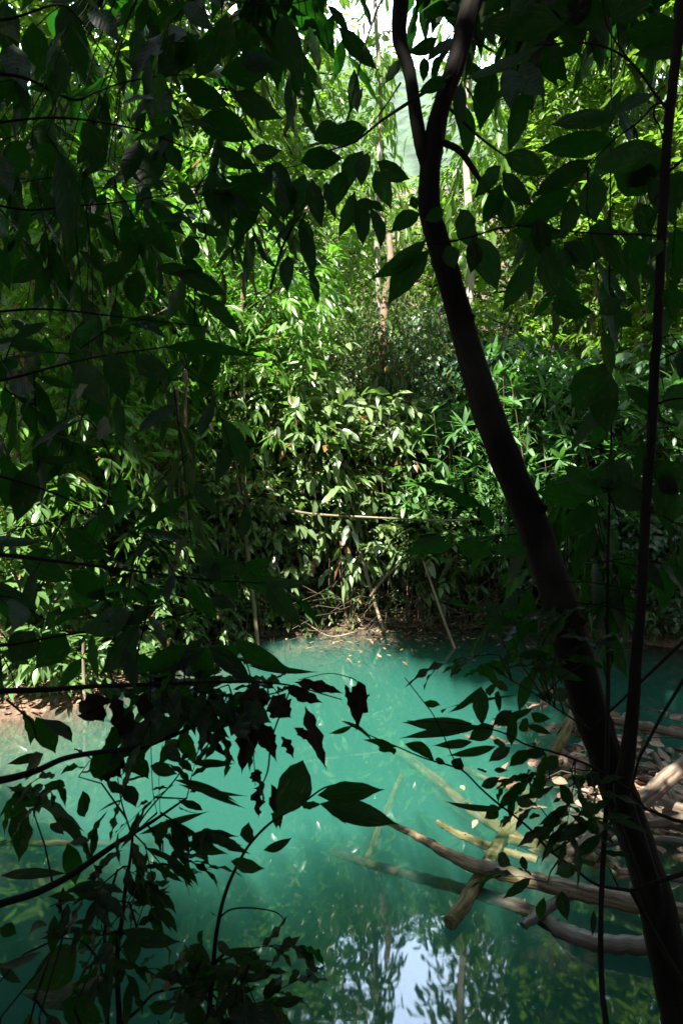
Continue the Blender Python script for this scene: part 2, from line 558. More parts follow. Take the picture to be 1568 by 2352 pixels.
def hill_mat():
    m, nt, out = mat('hill_forest')
    tc = node(nt, 'ShaderNodeTexCoord')
    n1 = node(nt, 'ShaderNodeTexNoise'); n1.inputs['Scale'].default_value = .5; n1.inputs['Detail'].default_value = 8
    nt.links.new(tc.outputs['Object'], n1.inputs['Vector'])
    c = ramp(nt, n1.outputs['Fac'], [(.35, (.03, .055, .04)), (.65, (.08, .13, .08))])
    p = node(nt, 'ShaderNodeBsdfPrincipled'); p.inputs['Roughness'].default_value = .9
    b = node(nt, 'ShaderNodeBump'); b.inputs['Strength'].default_value = 1; b.inputs['Distance'].default_value = .8
    nt.links.new(n1.outputs['Fac'], b.inputs['Height']); nt.links.new(b.outputs['Normal'], p.inputs['Normal'])
    nt.links.new(c, p.inputs['Base Color']); nt.links.new(p.outputs[0], out.inputs['Surface'])
    return m
M['hill'] = hill_mat()

# ------------------------------------------------------------------ ground and water
SHORE = np.array([(-6.5, 8.8), (-4.75, 8.45), (-4.2, 8.7), (-3.5, 9.3), (-2.9, 11.0), (-2.1, 12.9), (-1.25, 13.6), (1.0, 14.4), (3.0, 14.4),
                  (5.2, 13.2), (7.2, 11.6), (7.0, 8.5), (5.6, 6.4), (4.2, 4.6), (3.2, 3.0), (1.0, 2.3), (-1.5, 2.1), (-4.0, 2.3), (-7.0, 4.0), (-8.5, 6.5)])
def sdf(x, y):
    """signed distance to the shoreline (negative over the water)"""
    x = np.asarray(x, float); y = np.asarray(y, float)
    best = np.full(x.shape, 1e9); ins = np.zeros(x.shape, bool)
    n = len(SHORE)
    for i in range(n):
        a, b = SHORE[i], SHORE[(i + 1) % n]
        e = b - a
        t = np.clip(((x - a[0]) * e[0] + (y - a[1]) * e[1]) / (e @ e), 0, 1)
        best = np.minimum(best, np.hypot(x - a[0] - t * e[0], y - a[1] - t * e[1]))
        c = (a[1] > y) != (b[1] > y)
        with np.errstate(divide='ignore', invalid='ignore'):
            xi = a[0] + (y - a[1]) / (b[1] - a[1] if b[1] != a[1] else 1e-9) * e[0]
        ins ^= c & (x < xi)
    return np.where(ins, -best, best)

def wob(x, y):
    return (np.sin(x * 1.7 + 1.3 * np.sin(y * .9)) * np.cos(y * 1.3 + .7 * np.sin(x * 1.1)) * .5
            + .3 * np.sin(x * 4.1 + y * 2.3) * np.sin(y * 3.7 - x * 1.9))

def ground(x, y):
    x = np.asarray(x, float); y = np.asarray(y, float)
    d = sdf(x, y)
    inside = -np.minimum(2.6, -np.minimum(d, 0) * .85)
    dd = np.maximum(d, 0)
    near = np.clip((2.4 - y) / 2.0, 0, 1)
    rise = .16 * np.minimum(dd, 2.5) + near * .42 * np.minimum(dd, 3)
    rise = rise + .32 * np.clip(y - 15.5, 0, 30) + .55 * np.clip(y - 26, 0, 60)
    rise = rise + .22 * np.clip(-x - 7, 0, 20) + .25 * np.clip(x - 9, 0, 20) + .35 * np.clip(-y - 3, 0, 15)
    rise = rise + .10 * wob(x, y) * np.clip(dd * 1.2, 0, 1)
    # the debris shelf under the logs on the right
    sh = np.exp(-(((x - 3.1) / 1.15) ** 2 + ((y - 7.0) / 1.7) ** 2) * 1.1)
    inside = np.maximum(inside, -2.6 + (2.47 + .10 * wob(x * 1.6, y * 1.6)) * np.clip(sh * 1.7, 0, 1)) if inside.shape else inside
    return np.where(d < 0, inside, rise + .0)

def gz(x, y):
    return float(ground(np.array([x]), np.array([y]))[0])

def axis(lo, hi, fine_lo, fine_hi, st, coarse):
    return np.concatenate([np.arange(lo, fine_lo, coarse), np.arange(fine_lo, fine_hi, st), np.arange(fine_hi, hi + coarse, coarse)])
gx = axis(-60, 60, -10, 10, .2, 2.5)
gy = axis(-24, 60, -1, 17, .2, 2.0)
XX, YY = np.meshgrid(gx, gy, indexing='ij')
ZZ = ground(XX, YY)
mb = MB()
ni, nj = XX.shape
idx = np.arange(ni * nj).reshape(ni, nj)
mb.add(np.stack([XX, YY, ZZ], -1).reshape(-1, 3), np.stack([idx[:-1, :-1], idx[1:, :-1], idx[1:, 1:], idx[:-1, 1:]], -1).reshape(-1, 4))
g_o = mb.build('ground', M['soil'])
tag(g_o, kind='structure')

# the far hillside seen in the gap between the trees
hx = np.linspace(-120, 120, 90); hy = np.linspace(58, 160, 50)
HX, HY = np.meshgrid(hx, hy, indexing='ij')
HZ = 16 + np.clip(HY - 58, 0, 62) * .90 + 5 * np.sin(HX * .05 + .6) + 3 * np.sin(HX * .13 + HY * .07) + 1.2 * np.sin(HX * .5) * np.cos(HY * .4)
HZ[:, 0] = -2
mb = MB()
ni, nj = HX.shape
idx = np.arange(ni * nj).reshape(ni, nj)
mb.add(np.stack([HX, HY, HZ], -1).reshape(-1, 3), np.stack([idx[:-1, :-1], idx[1:, :-1], idx[1:, 1:], idx[:-1, 1:]], -1).reshape(-1, 4))
tag(mb.build('hill', M['hill']), kind='structure')

# pool water: one closed body, its sides buried in the banks
mb = MB()
x0, x1, y0, y1, zb = -9.3, 8.0, 1.4, 15.2, -3.2
vv = [(x0, y0, zb), (x1, y0, zb), (x1, y1, zb), (x0, y1, zb), (x0, y0, 0), (x1, y0, 0), (x1, y1, 0), (x0, y1, 0)]
mb.add(vv, [(3, 2, 1, 0), (4, 5, 6, 7), (0, 1, 5, 4), (1, 2, 6, 5), (2, 3, 7, 6), (3, 0, 4, 7)])
tag(mb.build('water', M['water'], smooth=False), kind='structure')

# ------------------------------------------------------------------ far plants: one of each kind, then copies
ST = {
    'pale': dict(dry=.03, tl=.65, k=6, L=.34, W=.40, ang=1.0, droop=.35, tdroop=.25, curl=.35, tumble=.4, blade='mid', wave=.08),
    'lance': dict(dry=.02, tl=.75, k=8, L=.32, W=.24, ang=1.0, droop=.5, tdroop=.4, curl=.35, tumble=.5, blade='mid'),
    'broad': dict(dry=.03, tl=.65, k=6, L=.36, W=.40, ang=1.0, droop=.4, tdroop=.25, curl=.3, tumble=.3, blade='mid'),
    'rosette': dict(tl=.55, k=9, L=.42, W=.24, mode='rosette', droop=.15, tdroop=.05, curl=.4, tumble=.25, spread=1.1, blade='mid'),
    'fine': dict(tl=.45, k=10, L=.095, W=.40, ang=.9, droop=.3, tdroop=.3, curl=.2, tumble=.5, dry=.05, tr=.004),
    'creeper': dict(tl=.55, k=6, L=.24, W=.56, ang=1.1, droop=.7, tdroop=.6, curl=.2, tumble=.4, dry=.02),
    'tall': dict(tl=.9, k=9, L=.34, W=.36, ang=1.0, droop=.45, tdroop=.35, curl=.3, tumble=.35),
    'herb': dict(tl=.35, k=6, L=.22, W=.34, ang=.9, droop=.2, tdroop=.3, curl=.4, tumble=.3, blade='mid'),
    'dark': dict(tl=.8, k=8, L=.5, W=.5, ang=1.0, droop=.3, tdroop=.3, curl=.2, tumble=.4),
}

def bough(sm, a, b, r0, r1, g, sag=.08, sides=6):
    a = np.asarray(a, float); b = np.asarray(b, float)
    ln = np.linalg.norm(b - a)
    m = (a + b) / 2 + np.array([0, 0, sag * ln]) + g.normal(0, .05 * ln, 3)
    p = smooth_path([a, m, b], 4)
    tube(sm, p, np.linspace(r0, r1, len(p)), sides, caps=False)

def make_shrub(name, cat, st, lmat, seed, h, R, nclump, ntw, stems=5, stemr=.03, smat='twig', label='', low=.25):
    g = np.random.default_rng(seed)
    root = empty(name, (0, 0, 0), label, cat)
    lm, sm = MB(), MB()
    for i in range(nclump):
        a = g.uniform(0, 2 * PI); rr = R * g.uniform(.15, .8)
        z = h * g.uniform(low, .92)
        c = np.array([rr * math.cos(a), rr * math.sin(a), z])
        if i < stems * 2:
            bough(sm, (g.normal(0, .08), g.normal(0, .08), -.15), c, stemr, stemr * .35, g)
        cr = np.array([1, 1, .75]) * R * g.uniform(.3, .5)
        P, D = clump_points(g, c, cr, ntw)
        ok = P[:, 2] > .1
        sprays(lm, sm, g, P[ok], D[ok], ST[st])
    sm.build('stem', M[smat], root)
    lm.build('foliage', M[lmat], root)
    return root

def make_tree(name, cat, st, lmat, seed, trunk, trad, clumps, ntw, bark, label, dens=1.0):
    """trunk: list of points; clumps: list of (centre, radii)"""
    g = np.random.default_rng(seed)
    root = empty(name, (0, 0, 0), label, cat)
    tm, lm, sm = MB(), MB(), MB()
    p = smooth_path(trunk, 8)
    tube(tm, p, np.linspace(trad[0], trad[1], len(p)), 12, .05, rs=g)
    for c, R in clumps:
        c = np.asarray(c, float)
        ds = np.linalg.norm(p - c - np.array([0, 0, -.8]), axis=1)
        j = int(np.argmin(ds))
        if len(clumps) <= 60 and max(R) > .6 and len(clumps) < 25:
            bm_ = MB(); bough(bm_, p[j], c, min(trad[1] * .8, .07), .02, g); bm_.build('branch', M['twig'], root)
        elif max(R) > .6:
            bough(sm, p[j], c, min(trad[1] * .8, .07), .02, g)
        P, D = clump_points(g, c, R, ntw)
        sprays(lm, sm, g, P, D, ST[st])
    tm.build('trunk', M[bark], root)
    lm.join(sm)
    lm.build('crown', M[lmat], root, mat2=M['twig'])
    return root

def col_clumps(g, n, x, y, z0, z1, r, rc, flat=.75):
    out = []
    for i in range(n):
        a = g.uniform(0, 2 * PI); q = r * math.sqrt(g.random())
        z = z0 + (z1 - z0) * (i + g.random()) / n
        k = rc * g.uniform(.7, 1.25)
        out.append(((x + q * math.cos(a), y + q * math.sin(a), z), (k, k, k * flat)))
    return out

g0 = np.random.default_rng(5)
PROTO = {}
PROTO['rosette'] = lambda: make_shrub('whorled_shrub', 'shrub', 'rosette', 'rosette', 21, 4.9, 1.5, 30, 12, stems=9, low=.3)
PROTO['broad'] = lambda: make_shrub('broadleaf_shrub', 'shrub', 'broad', 'broad', 22, 4.3, 1.4, 28, 12, stems=9, low=.15)
PROTO['pale'] = lambda: make_shrub('pale_shrub', 'shrub', 'pale', 'pale', 29, 4.6, 1.4, 28, 13, stems=9, low=.2)
PROTO['fine'] = lambda: make_shrub('small_leaved_bush', 'bush', 'fine', 'fine', 23, 3.0, 1.5, 22, 55, stems=9, stemr=.02)
PROTO['herb'] = lambda: make_shrub('bank_plant', 'plant', 'herb', 'broad', 24, .7, .45, 7, 5, stemr=.01, smat='twig_green')
PROTO['creeper'] = lambda: make_shrub('creeper_thicket', 'creeper', 'creeper', 'creeper', 25, 5.0, 1.7, 30, 34, stems=8, stemr=.035, low=.08)
PROTO['lance'] = lambda: make_tree('drooping_tree', 'tree', 'lance', 'lance', 26, [(0, 0, -.2), (.15, .1, 2.5), (-.1, .1, 5.0), (.1, 0, 8.0)], (.11, .04),
                                   col_clumps(np.random.default_rng(3), 26, 0, 0, 1.6, 8.6, 1.35, .95), 22, 'bark_brown', '')
PROTO['tall'] = lambda: make_tree('rainforest_tree', 'tree', 'tall', 'tall', 27, [(0, 0, -.3), (.3, .1, 5), (-.1, .2, 10), (.2, 0, 15.5)], (.22, .08),
                                  col_clumps(np.random.default_rng(4), 44, 0, 0, 3.0, 16.5, 2.5, 1.5), 26, 'bark_pale', '')
PROTO['slim'] = lambda: make_tree('pale_trunk_tree', 'tree', 'tall', 'tall', 28, [(0, 0, -.3), (.22, 0, 2.2), (.05, 0, 4.2), (.18, .05, 6.5), (-.05, .05, 8.5), (.1, 0, 14)], (.125, .06),
                                  col_clumps(np.random.default_rng(8), 9, 0, 0, 11.0, 15, 1.6, 1.1) + col_clumps(np.random.default_rng(18), 9, 0, 0, .8, 9.5, .25, .34, 1.3), 12, 'bark_pale', '')
MADE = {}
def plant(kind, px, depth, scale, rot, label, group=None, dz=0.0):
    x = (px - 784) / F * depth
    y = depth
    loc = (x, y, gz(x, y) + dz)
    if kind not in MADE:
        r = PROTO[kind]()
        r.location = loc; r.rotation_euler = (0, 0, rot)
        r.scale = (scale[0], scale[0], scale[1]) if isinstance(scale, tuple) else (scale,) * 3
        tag(r, label, None, group)
        MADE[kind] = r
        return r
    return copy_thing(MADE[kind], loc, rot, scale, label, group)

# left bank and the sunlit middle
plant('lance', 560, 14.6, 1.0, .3, 'sunlit drooping tree with narrow bright leaves left of the middle')
plant('lance', 430, 16.5, (1.1, 1.15), 2.1, 'drooping narrow-leaved tree behind the sunlit drooping tree')
plant('lance', 640, 16.4, (.95, .85), 4.0, 'shorter drooping tree with bright tips above the middle thicket')
plant('lance', 250, 12.5, (1.0, 1.0), 5.0, 'narrow-leaved tree in the shade of the left bank')
plant('lance', 60, 11.2, (.8, .62), 1.1, 'low narrow-leaved tree with glossy sunlit leaves at the left edge')
plant('lance', 150, 13.5, (1.1, 1.25), 3.3, 'tall narrow-leaved tree at the upper left behind dark leaves')
plant('pale', 690, 14.6, (1.0, 1.25), .6, 'pale sunlit large-leaved shrub in the brightest patch of the far bank')
plant('pale', 600, 14.0, .7, 2.6, 'pale low shrub around the upright broken pole')
plant('pale', 815, 15.2, (.8, 1.05), 4.2, 'pale shrub with large bright leaves near the middle of the view')
plant('broad', 60, 10.3, .7, 5.5, 'broadleaf shrub on the left bank under the narrow-leaved tree')
plant('broad', 330, 11.9, .6, 3.6, 'shaded broadleaf shrub beside the thin dark trunk')
plant('fine', 880, 17.0, (1.1, 2.3), .2, 'tall fine-leaved bush behind the reddish brown trunk')
plant('fine', 785, 16.0, (.8, 2.2), 1.7, 'tall fine-leaved bush just left of the reddish brown trunk')
plant('fine', 470, 13.6, .9, 3.0, 'dark fine-leaved bush behind the thin left trunk')
plant('fine', 960, 15.3, .8, 4.4, 'fine-leaved bush with reddish dry leaves over the far shore')
plant('fine', 300, 13.2, 1.1, 5.3, 'deep shaded fine-leaved bush at the back of the left bank')
plant('fine', 560, 15.0, (.9, 1.1), 2.2, 'fine-leaved bush behind the horizontal bamboo pole')
plant('rosette', 1010, 15.6, (1.0, .92), .5, 'whorled shrub with bright leaves just left of the dark leaning trunk')
plant('rosette', 1235, 15.8, (1.0, 1.12), 1.9, 'tallest whorled shrub just right of the dark leaning trunk')
plant('rosette', 1370, 15.2, (1.05, .85), 3.2, 'whorled shrub with crowded narrow leaves between trunk and sapling')
plant('rosette', 1500, 15.4, (1.05, 1.0), 4.4, 'whorled shrub behind the thin dark sapling at the right')
plant('rosette', 1110, 15.0, .65, 5.6, 'small whorled shrub hanging over the fallen pole')
plant('broad', 1000, 15.2, (.8, .75), 1.0, 'broadleaf shrub with drooping toothed leaves beside the leaning trunk')
plant('creeper', 1090, 18.2, (1.0, 1.15), 0, 'creeper curtain covering a tree behind the fork')
plant('creeper', 1240, 18.6, (1.15, 1.0), 1.5, 'dark bluish creeper thicket right of the leaning trunk')
plant('creeper', 1390, 18.0, (1.1, .95), 2.9, 'creeper thicket behind the crowded whorled shrub')
plant('creeper', 1540, 18.4, (1.2, 1.1), 4.2, 'creeper thicket at the right edge of the far bank')
plant('creeper', 960, 19.5, (.9, 1.25), 5.2, 'tall creeper thicket beside the slender central trunk')
plant('creeper', 1480, 13.9, (.8, .5), .8, 'low shaded creeper at the water behind the sapling')
plant('creeper', 1190, 15.1, (.75, .42), 2.4, 'low shaded creeper over the dark far shore')
for i, (px, dp, sc, lb) in enumerate([
        (30, 9.7, .9, 'leafy bank plant at the very left above bare soil'), (95, 9.4, 1.0, 'bright drooping bank plant over the bare brown soil'),
        (165, 9.7, .8, 'bank plant beside the thin upright stake'), (320, 10.4, .6, 'small yellow-green plant on the shaded soil'),
        (455, 12.6, .9, 'bank plant between the dark trunk and the pool'), (530, 13.1, 1.0, 'grassy bank plant left of the pale stump'),
        (620, 13.9, .9, 'bank plant at the far end of the pool edge'), (700, 14.3, 1.0, 'sunlit bank plant over the driftwood twigs'),
        (400, 12.0, .8, 'bank plant in dappled light on leaf litter')]):
    plant('herb', px, dp, sc * 1.15, i * 1.3, lb)
# the tall forest behind
plant('slim', 862, 21.0, (.85, 1.95), .4, 'slender pale trunk rising in the middle of the gap')
plant('slim', 1080, 20.5, (1.3, 1.8), 2.2, 'pale white trunk behind the fork of the dark tree')
plant('slim', 1462, 22.5, (1.25, 1.2), 3.6, 'tall white trunk at the upper right')
plant('slim', 1482, 24.0, (1.0, 1.3), 5.0, 'second thinner white trunk at the upper right')
for i, (px, dp, sc, lb) in enumerate([
        (1180, 25, (1.0, .9), 'bright yellow-green forest tree right of the fork'), (1380, 24, (1.0, 1.0), 'bright forest tree left of the tall white trunk'),
        (1570, 25, (1.1, 1.15), 'tall forest tree at the upper right edge'), (1000, 28, (.85, .56), 'low bright forest tree below the sky gap'),
        (690, 24, (1.0, .95), 'bright forest tree left of the sky gap'), (520, 20, (1.0, 1.1), 'forest tree behind the drooping trees'),
        (330, 19, (1.1, 1.2), 'tall forest tree at the upper left'), (120, 18, (1.1, 1.2), 'forest tree in the upper left corner'),
        (-60, 15, (1.0, 1.1), 'forest tree beyond the left edge'), (810, 31, (.8, .48), 'small far tree under the blue hill'),
        (1280, 30, (1.1, 1.2), 'farthest tall tree at the right'), (1700, 20, (1.1, 1.1), 'forest tree beyond the right edge')]):
    plant('tall', px, dp, sc, i * 2.1, lb)

# ------------------------------------------------------------------ undergrowth too dense to count
def undergrowth():
    g = np.random.default_rng(61)
    n = 9000
    x = g.uniform(-14, 16, n); y = g.uniform(8.5, 27, n)
    d = sdf(x, y)
    ok = (d > .15) & ((np.abs(x) < .62 * y + 1))
    # keep the bare strip of soil on the left bank
    ok &= ~((x < -2.3) & (d < .75) & (y < 12.5))
    x, y, d = x[ok], y[ok], d[ok]
    hmax = np.clip(.5 + d * .9, .4, 3.2)
    z = ground(x, y) + hmax * g.random(len(x)) ** 1.3
    P = np.stack([x, y, z], -1)
    D = g.normal(0, .6, P.shape) + np.array([0, -.35, .25])
    lm, sm = MB(), MB()
    st = dict(ST['broad'], L=.17, W=.42, k=7, tl=.5, blade='far', dry=.03)
    h = len(P) // 2
    sprays(lm, sm, g, P[:h], D[:h], st)
    sprays(lm, sm, g, P[h:], D[h:], dict(ST['fine'], L=.11, k=9))
    n = 1500
    xs = g.uniform(-3.2, 6.5, n); ys = g.uniform(11, 15.5, n); dd = sdf(xs, ys); ok = (dd > -.05) & (dd < .7)
    xs, ys = xs[ok], ys[ok]
    Q = np.stack([xs, ys, np.maximum(ground(xs, ys), 0) + g.random(len(xs)) ** 1.5 * .8], -1)
    sprays(lm, sm, g, Q, g.normal(0, .6, Q.shape) + np.array([0, -.6, .35]), dict(ST['fine'], L=.15, W=.3, k=7, dry=.15, tdroop=.5))
    n = 3000
    xs = g.uniform(-20, 24, n); ys = g.uniform(19, 42, n)
    Q = np.stack([xs, ys, ground(xs, ys) + g.random(n) * 2.2], -1)
    sprays(lm, sm, g, Q, g.normal(0, .6, Q.shape) + np.array([0, -.5, .3]), dict(ST['tall'], L=.36, tl=1.1, k=9))
    # stems down to the soil
    k = g.choice(len(P), 1500, replace=False)
    A = P[k].copy(); B = P[k] + g.normal(0, .15, (1500, 3)); C = P[k] + g.normal(0, .25, (1500, 3)); C[:, 2] = ground(C[:, 0], C[:, 1]) - .05
    thin(sm, C, B * .5 + C * .5 + g.normal(0, .1, (1500, 3)), A, .012, .005)
    m = 520
    xa = g.uniform(-4.8, 5.5, m); ya = g.uniform(12.2, 16.0, m)
    kk = sdf(xa, ya) > .05; xa, ya = xa[kk], ya[kk]; m = len(xa)
    za_ = ground(xa, ya); hh = g.uniform(1.2, 5.5, m)
    A = np.stack([xa, ya, za_ - .1], -1); C = A + np.stack([g.normal(0, .35, m), g.normal(0, .2, m), hh], -1)
    vm = MB(); thin(vm, A, (A + C) / 2 + g.normal(0, .14, (m, 3)), C, g.uniform(.006, .016, m), .004)
    root = empty('undergrowth', (0, 0, 0), 'tangled green undergrowth covering the banks beyond the pool', 'undergrowth')
    root['kind'] = 'stuff'
    for o in (vm.build('thin_stems', M['bark_brown'], root), sm.build('stems', M['twig'], root), lm.build('foliage', M['fine'], root)): o['kind'] = 'stuff'
undergrowth()

def litter():
    g = np.random.default_rng(62)
    lm = MB()
    def lay(n, x, y, z, L, tilt=.25):
        D = g.normal(0, 1, (n, 3)); D[:, 2] *= .15
        N = np.array([0, 0, 1.0]) + g.normal(0, tilt, (n, 3))
        leaves(lm, np.stack([x, y, z], -1), D, N, L * g.uniform(.5, 1.3, n), L * .45, np.clip(g.random(n) * .97, 0, 1), 'mid', .2, g.uniform(-.3, .5, n))
    n = 2600
    x = g.uniform(-6, -1.2, n); y = g.uniform(7.6, 13.6, n); d = sdf(x, y); ok = (d > .05) & (d < 2.2)
    x, y = x[ok], y[ok]
    lay(len(x), x, y, ground(x, y) + .015 + g.random(len(x)) * .02, .14)
    n = 420
    a = g.normal(0, 1, (n, 2)); x = 3.15 + a[:, 0] * .6; y = 7.1 + a[:, 1] * .9
    z = np.maximum(ground(x, y), -.01) + .015 + g.random(n) * .05
    lay(n, x, y, z, .21, .5)
    tag(lm.build('leaf_litter', M['litter']), 'brown and pinkish fallen leaves littering the bank soil and log pile', 'leaf litter', kind='stuff')
    lm = MB()
    n = 260
    x = np.concatenate([g.normal(1.2, 1.5, n), g.normal(2.2, .5, 25)]); y = np.concatenate([g.normal(13.4, .7, n), g.normal(6.6, .9, 25)])
    ok = sdf(x, y) < -.05; x, y = x[ok], y[ok]
    lay(len(x), x, y, np.full(len(x), .008), .12, .06)
    tag(lm.build('floating_leaves', M['floating']), 'dry leaves floating on the pool along the far shore', 'floating leaves', kind='stuff')
    sm = MB()
    n = 260
    x = g.uniform(-1.6, 4.2, n); y = g.normal(13.9, .7, n)
    z = np.maximum(ground(x, y), 0) + g.random(n) ** 2 * .9
    A = np.stack([x, y, z], -1); D = nrm(g.normal(0, 1, (n, 3)) * [1, .7, .6]) * g.uniform(.3, 1.4, n)[:, None]
    thin(sm, A, A + D * .5 + g.normal(0, .11, (n, 3)), A + D, .009, .003)
    n = 100
    x = g.uniform(2.4, 4.8, n); y = g.normal(7.2, 1.0, n); z = np.maximum(ground(x, y), 0) + g.random(n) * .12
    A = np.stack([x, y, z], -1); D = nrm(g.normal(0, 1, (n, 3)) * [1, .8, .25]) * g.uniform(.2, .8, n)[:, None]
    thin(sm, A, A + D * .5 + g.normal(0, .05, (n, 3)), A + D, .009, .003)
    tag(sm.build('twig_debris', M['twig_dry']), 'bare driftwood twigs tangled along the water line', 'twigs', kind='stuff')
litter()

# ------------------------------------------------------------------ logs in and over the water
def log(zone, pts, m, label, seed, name='fallen_log', cat='log', sides=16, jit=.03, knots=3):
    """pts: (x, y, height over the water, width) on an enlarged view"""
    g = np.random.default_rng(seed)
    q = []
    for x, y, z, wd in pts:
        X, Y = za(x, y, zone)
        p = onz(X, Y, z)
        q.append([*p, .80 * wd * .5 / F * p[1] / 2])
    q = smooth_path(q, 7)
    q[:, :3] += g.normal(0, .003, (len(q), 3))
    q[:, 3] *= 1 + .025 * np.sin(np.arange(len(q)) * 1.9 + seed)
    mb = MB()
    tube(mb, q[:, :3], q[:, 3], sides, jit, rs=g)
    for k in range(knots):          # stubs of broken branches
        i = g.integers(2, len(q) - 2)
        d = nrm(g.normal(0, 1, 3) + np.array([0, 0, .6]))
        r = q[i, 3]
        tube(mb, [q[i, :3] + d * r * .5, q[i, :3] + d * r * 1.15, q[i, :3] + d * r * g.uniform(1.2, 1.4)], [r * .4, r * .22, r * .14], 7)
    return tag(mb.build(name, M[m], None, True, origin=q[0, :3]), label, cat)

log(Z6, [(150, 620, -.10, 22), (330, 700, -.03, 45), (480, 785, .03, 62), (600, 840, .08, 82), (760, 880, .10, 92), (950, 930, .10, 100), (1200, 985, .12, 105), (1400, 1030, .14, 108), (1640, 1080, .16, 110)],
    'log_wet', 'longest curved log reaching out across the pool, dry and lit on top', 1)
log(Z6, [(1075, 130, .10, 60), (1010, 270, .06, 64), (880, 520, -.10, 68), (740, 720, -.14, 76), (645, 880, -.06, 80), (560, 1020, .03, 84), (500, 1105, .04, 84)],
    'log_sunk', 'straight mossy log lying under the curved log, its cut end nearest', 2)
log(Z6, [(190, 270, -.95, 50), (300, 350, -.6, 56), (420, 440, -.4, 60), (580, 575, -.28, 66), (740, 680, -.2, 70), (930, 790, -.14, 70)],
    'log_sunk', 'sunken yellowish log pointing to the far left under clear water', 3)
log(Z6, [(440, 645, -.05, 30), (520, 690, -.06, 40), (600, 725, -.10, 48), (700, 765, -.16, 50), (900, 820, -.16, 50)],
    'log_sunk', 'short sunken log with a broken tip beside the straight mossy log', 4)
log(Z6, [(-40, 780, -.9, 44), (130, 835, -.6, 52), (330, 890, -.35, 62), (560, 955, -.22, 70), (760, 1010, -.12, 80), (900, 1075, -.04, 88), (1010, 1140, .02, 96), (1140, 1190, .05, 100), (1300, 1210, .06, 102), (1480, 1215, .08, 104), (1650, 1210, .1, 104)],
    'log_dark', 'dark wet log half sunken below the curved log', 5)
log(Z6, [(835, 1120, .05, 55), (920, 1060, .05, 60), (1010, 1000, .02, 62), (1080, 960, 0, 60)], 'log_dark', 'short broken log with a dark hollow end between the two long logs', 6, knots=1)
log(Z6, [(1015, 815, .05, 85), (1110, 760, .14, 95), (1230, 670, .24, 98), (1400, 530, .38, 100), (1500, 440, .46, 100), (1600, 370, .5, 98)], 'log_pale', 'pale weathered log with a splintered end behind the leaning trunk', 7)
log(Z6, [(1240, 175, .10, 40), (1400, 205, .12, 48), (1590, 250, .14, 50)], 'log_pale', 'pale log lying at the water line at the far right', 8, knots=1)
log(Z6, [(1390, 500, .12, 60), (1480, 550, .14, 64), (1620, 605, .16, 64)], 'log_pale', 'thick log passing under the pale weathered log', 9, knots=1)
log(Z6, [(1330, 655, .10, 56), (1450, 645, .12, 58), (1620, 628, .14, 60)], 'log_pale', 'reddish log level across the debris behind the leaning trunk', 10, knots=1)
log(Z6, [(1270, 865, .06, 34), (1400, 890, .08, 38), (1620, 912, .1, 40)], 'log_pale', 'thin pale log just above the curved log at the right', 11, knots=1)
log(Z6, [(1180, 935, .06, 30), (1280, 970, .08, 34), (1400, 1005, .1, 34)], 'log_pale', 'short thin log resting against the curved log', 12, knots=0)
log(Z6, [(275, 430, -.5, 34), (235, 520, -.55, 36), (180, 650, -.6, 38), (110, 830, -.8, 40)], 'log_sunk', 'sunken upright-looking pole crossing the far end of the long logs', 13, knots=0)
log(Z6, [(420, 500, -1.0, 44), (530, 610, -.8, 50), (640, 730, -.6, 54), (720, 860, -.6, 54)], 'log_sunk', 'deepest sunken log below the yellowish log', 14, knots=0)
log(Z6, [(520, 380, -.6, 30), (650, 440, -.3, 34), (780, 490, -.18, 38), (900, 530, -.1, 40)], 'log_sunk', 'thin sunken log left of the leaf-covered debris', 15, knots=0)
log(Z6, [(770, 720, -.12, 60), (900, 745, -.1, 64), (1050, 790, -.05, 64), (1180, 830, 0, 60)], 'log_sunk', 'sunken log running into the debris below the splintered log', 16, knots=2)
log(Z5, [(-60, 740, -.35, 34), (150, 738, -.35, 34), (420, 742, -.5, 34), (700, 740, -.8, 32)], 'log_sunk', 'sunken log lying level near the left edge of the pool', 17, knots=0)
log(Z6, [(1150, 760, .04, 34), (1300, 730, .10, 40), (1450, 720, .14, 42), (1620, 745, .16, 44)], 'log_dark', 'dark thin log across the shaded debris at the right edge', 20, knots=1)
log(Z6, [(1000, 640, -.02, 26), (1080, 700, .03, 30), (1180, 780, .05, 32), (1260, 860, .05, 30)], 'log_wet', 'small brown pole slanting through the leaf-covered debris', 21, knots=1)
log(Z6, [(1440, 330, .1, 30), (1500, 470, .12, 36), (1600, 690, .12, 40)], 'log_dark', 'dark pole running down the right edge under the pale weathered log', 22, knots=0)
log(Z6, [(750, 0, -.2, 40), (900, 20, -.1, 44), (1030, 90, .02, 46), (1110, 150, .05, 46)], 'log_sunk', 'pale sunken pole behind the leaning trunk in the shaded water', 18, knots=0)

def pole(pts, m, label, name, cat, seed, sides=8, rings=False, jit=.04):
    """pts: (x, y, depth, width) on the 1568 x 2352 picture"""
    g = np.random.default_rng(seed)
    q = smooth_path([[*at(x, y, d), .66 * wd / F * d / 2] for x, y, d, wd in pts], 8)
    if rings:
        k = np.arange(len(q)); q[:, 3] *= np.where(k % 5 == 0, 1.22, 1.0)
    mb = MB()
    tube(mb, q[:, :3], q[:, 3], sides, jit, rs=g)
    return tag(mb.build(name, M[m], None, True, origin=q[0, :3]), label, cat)

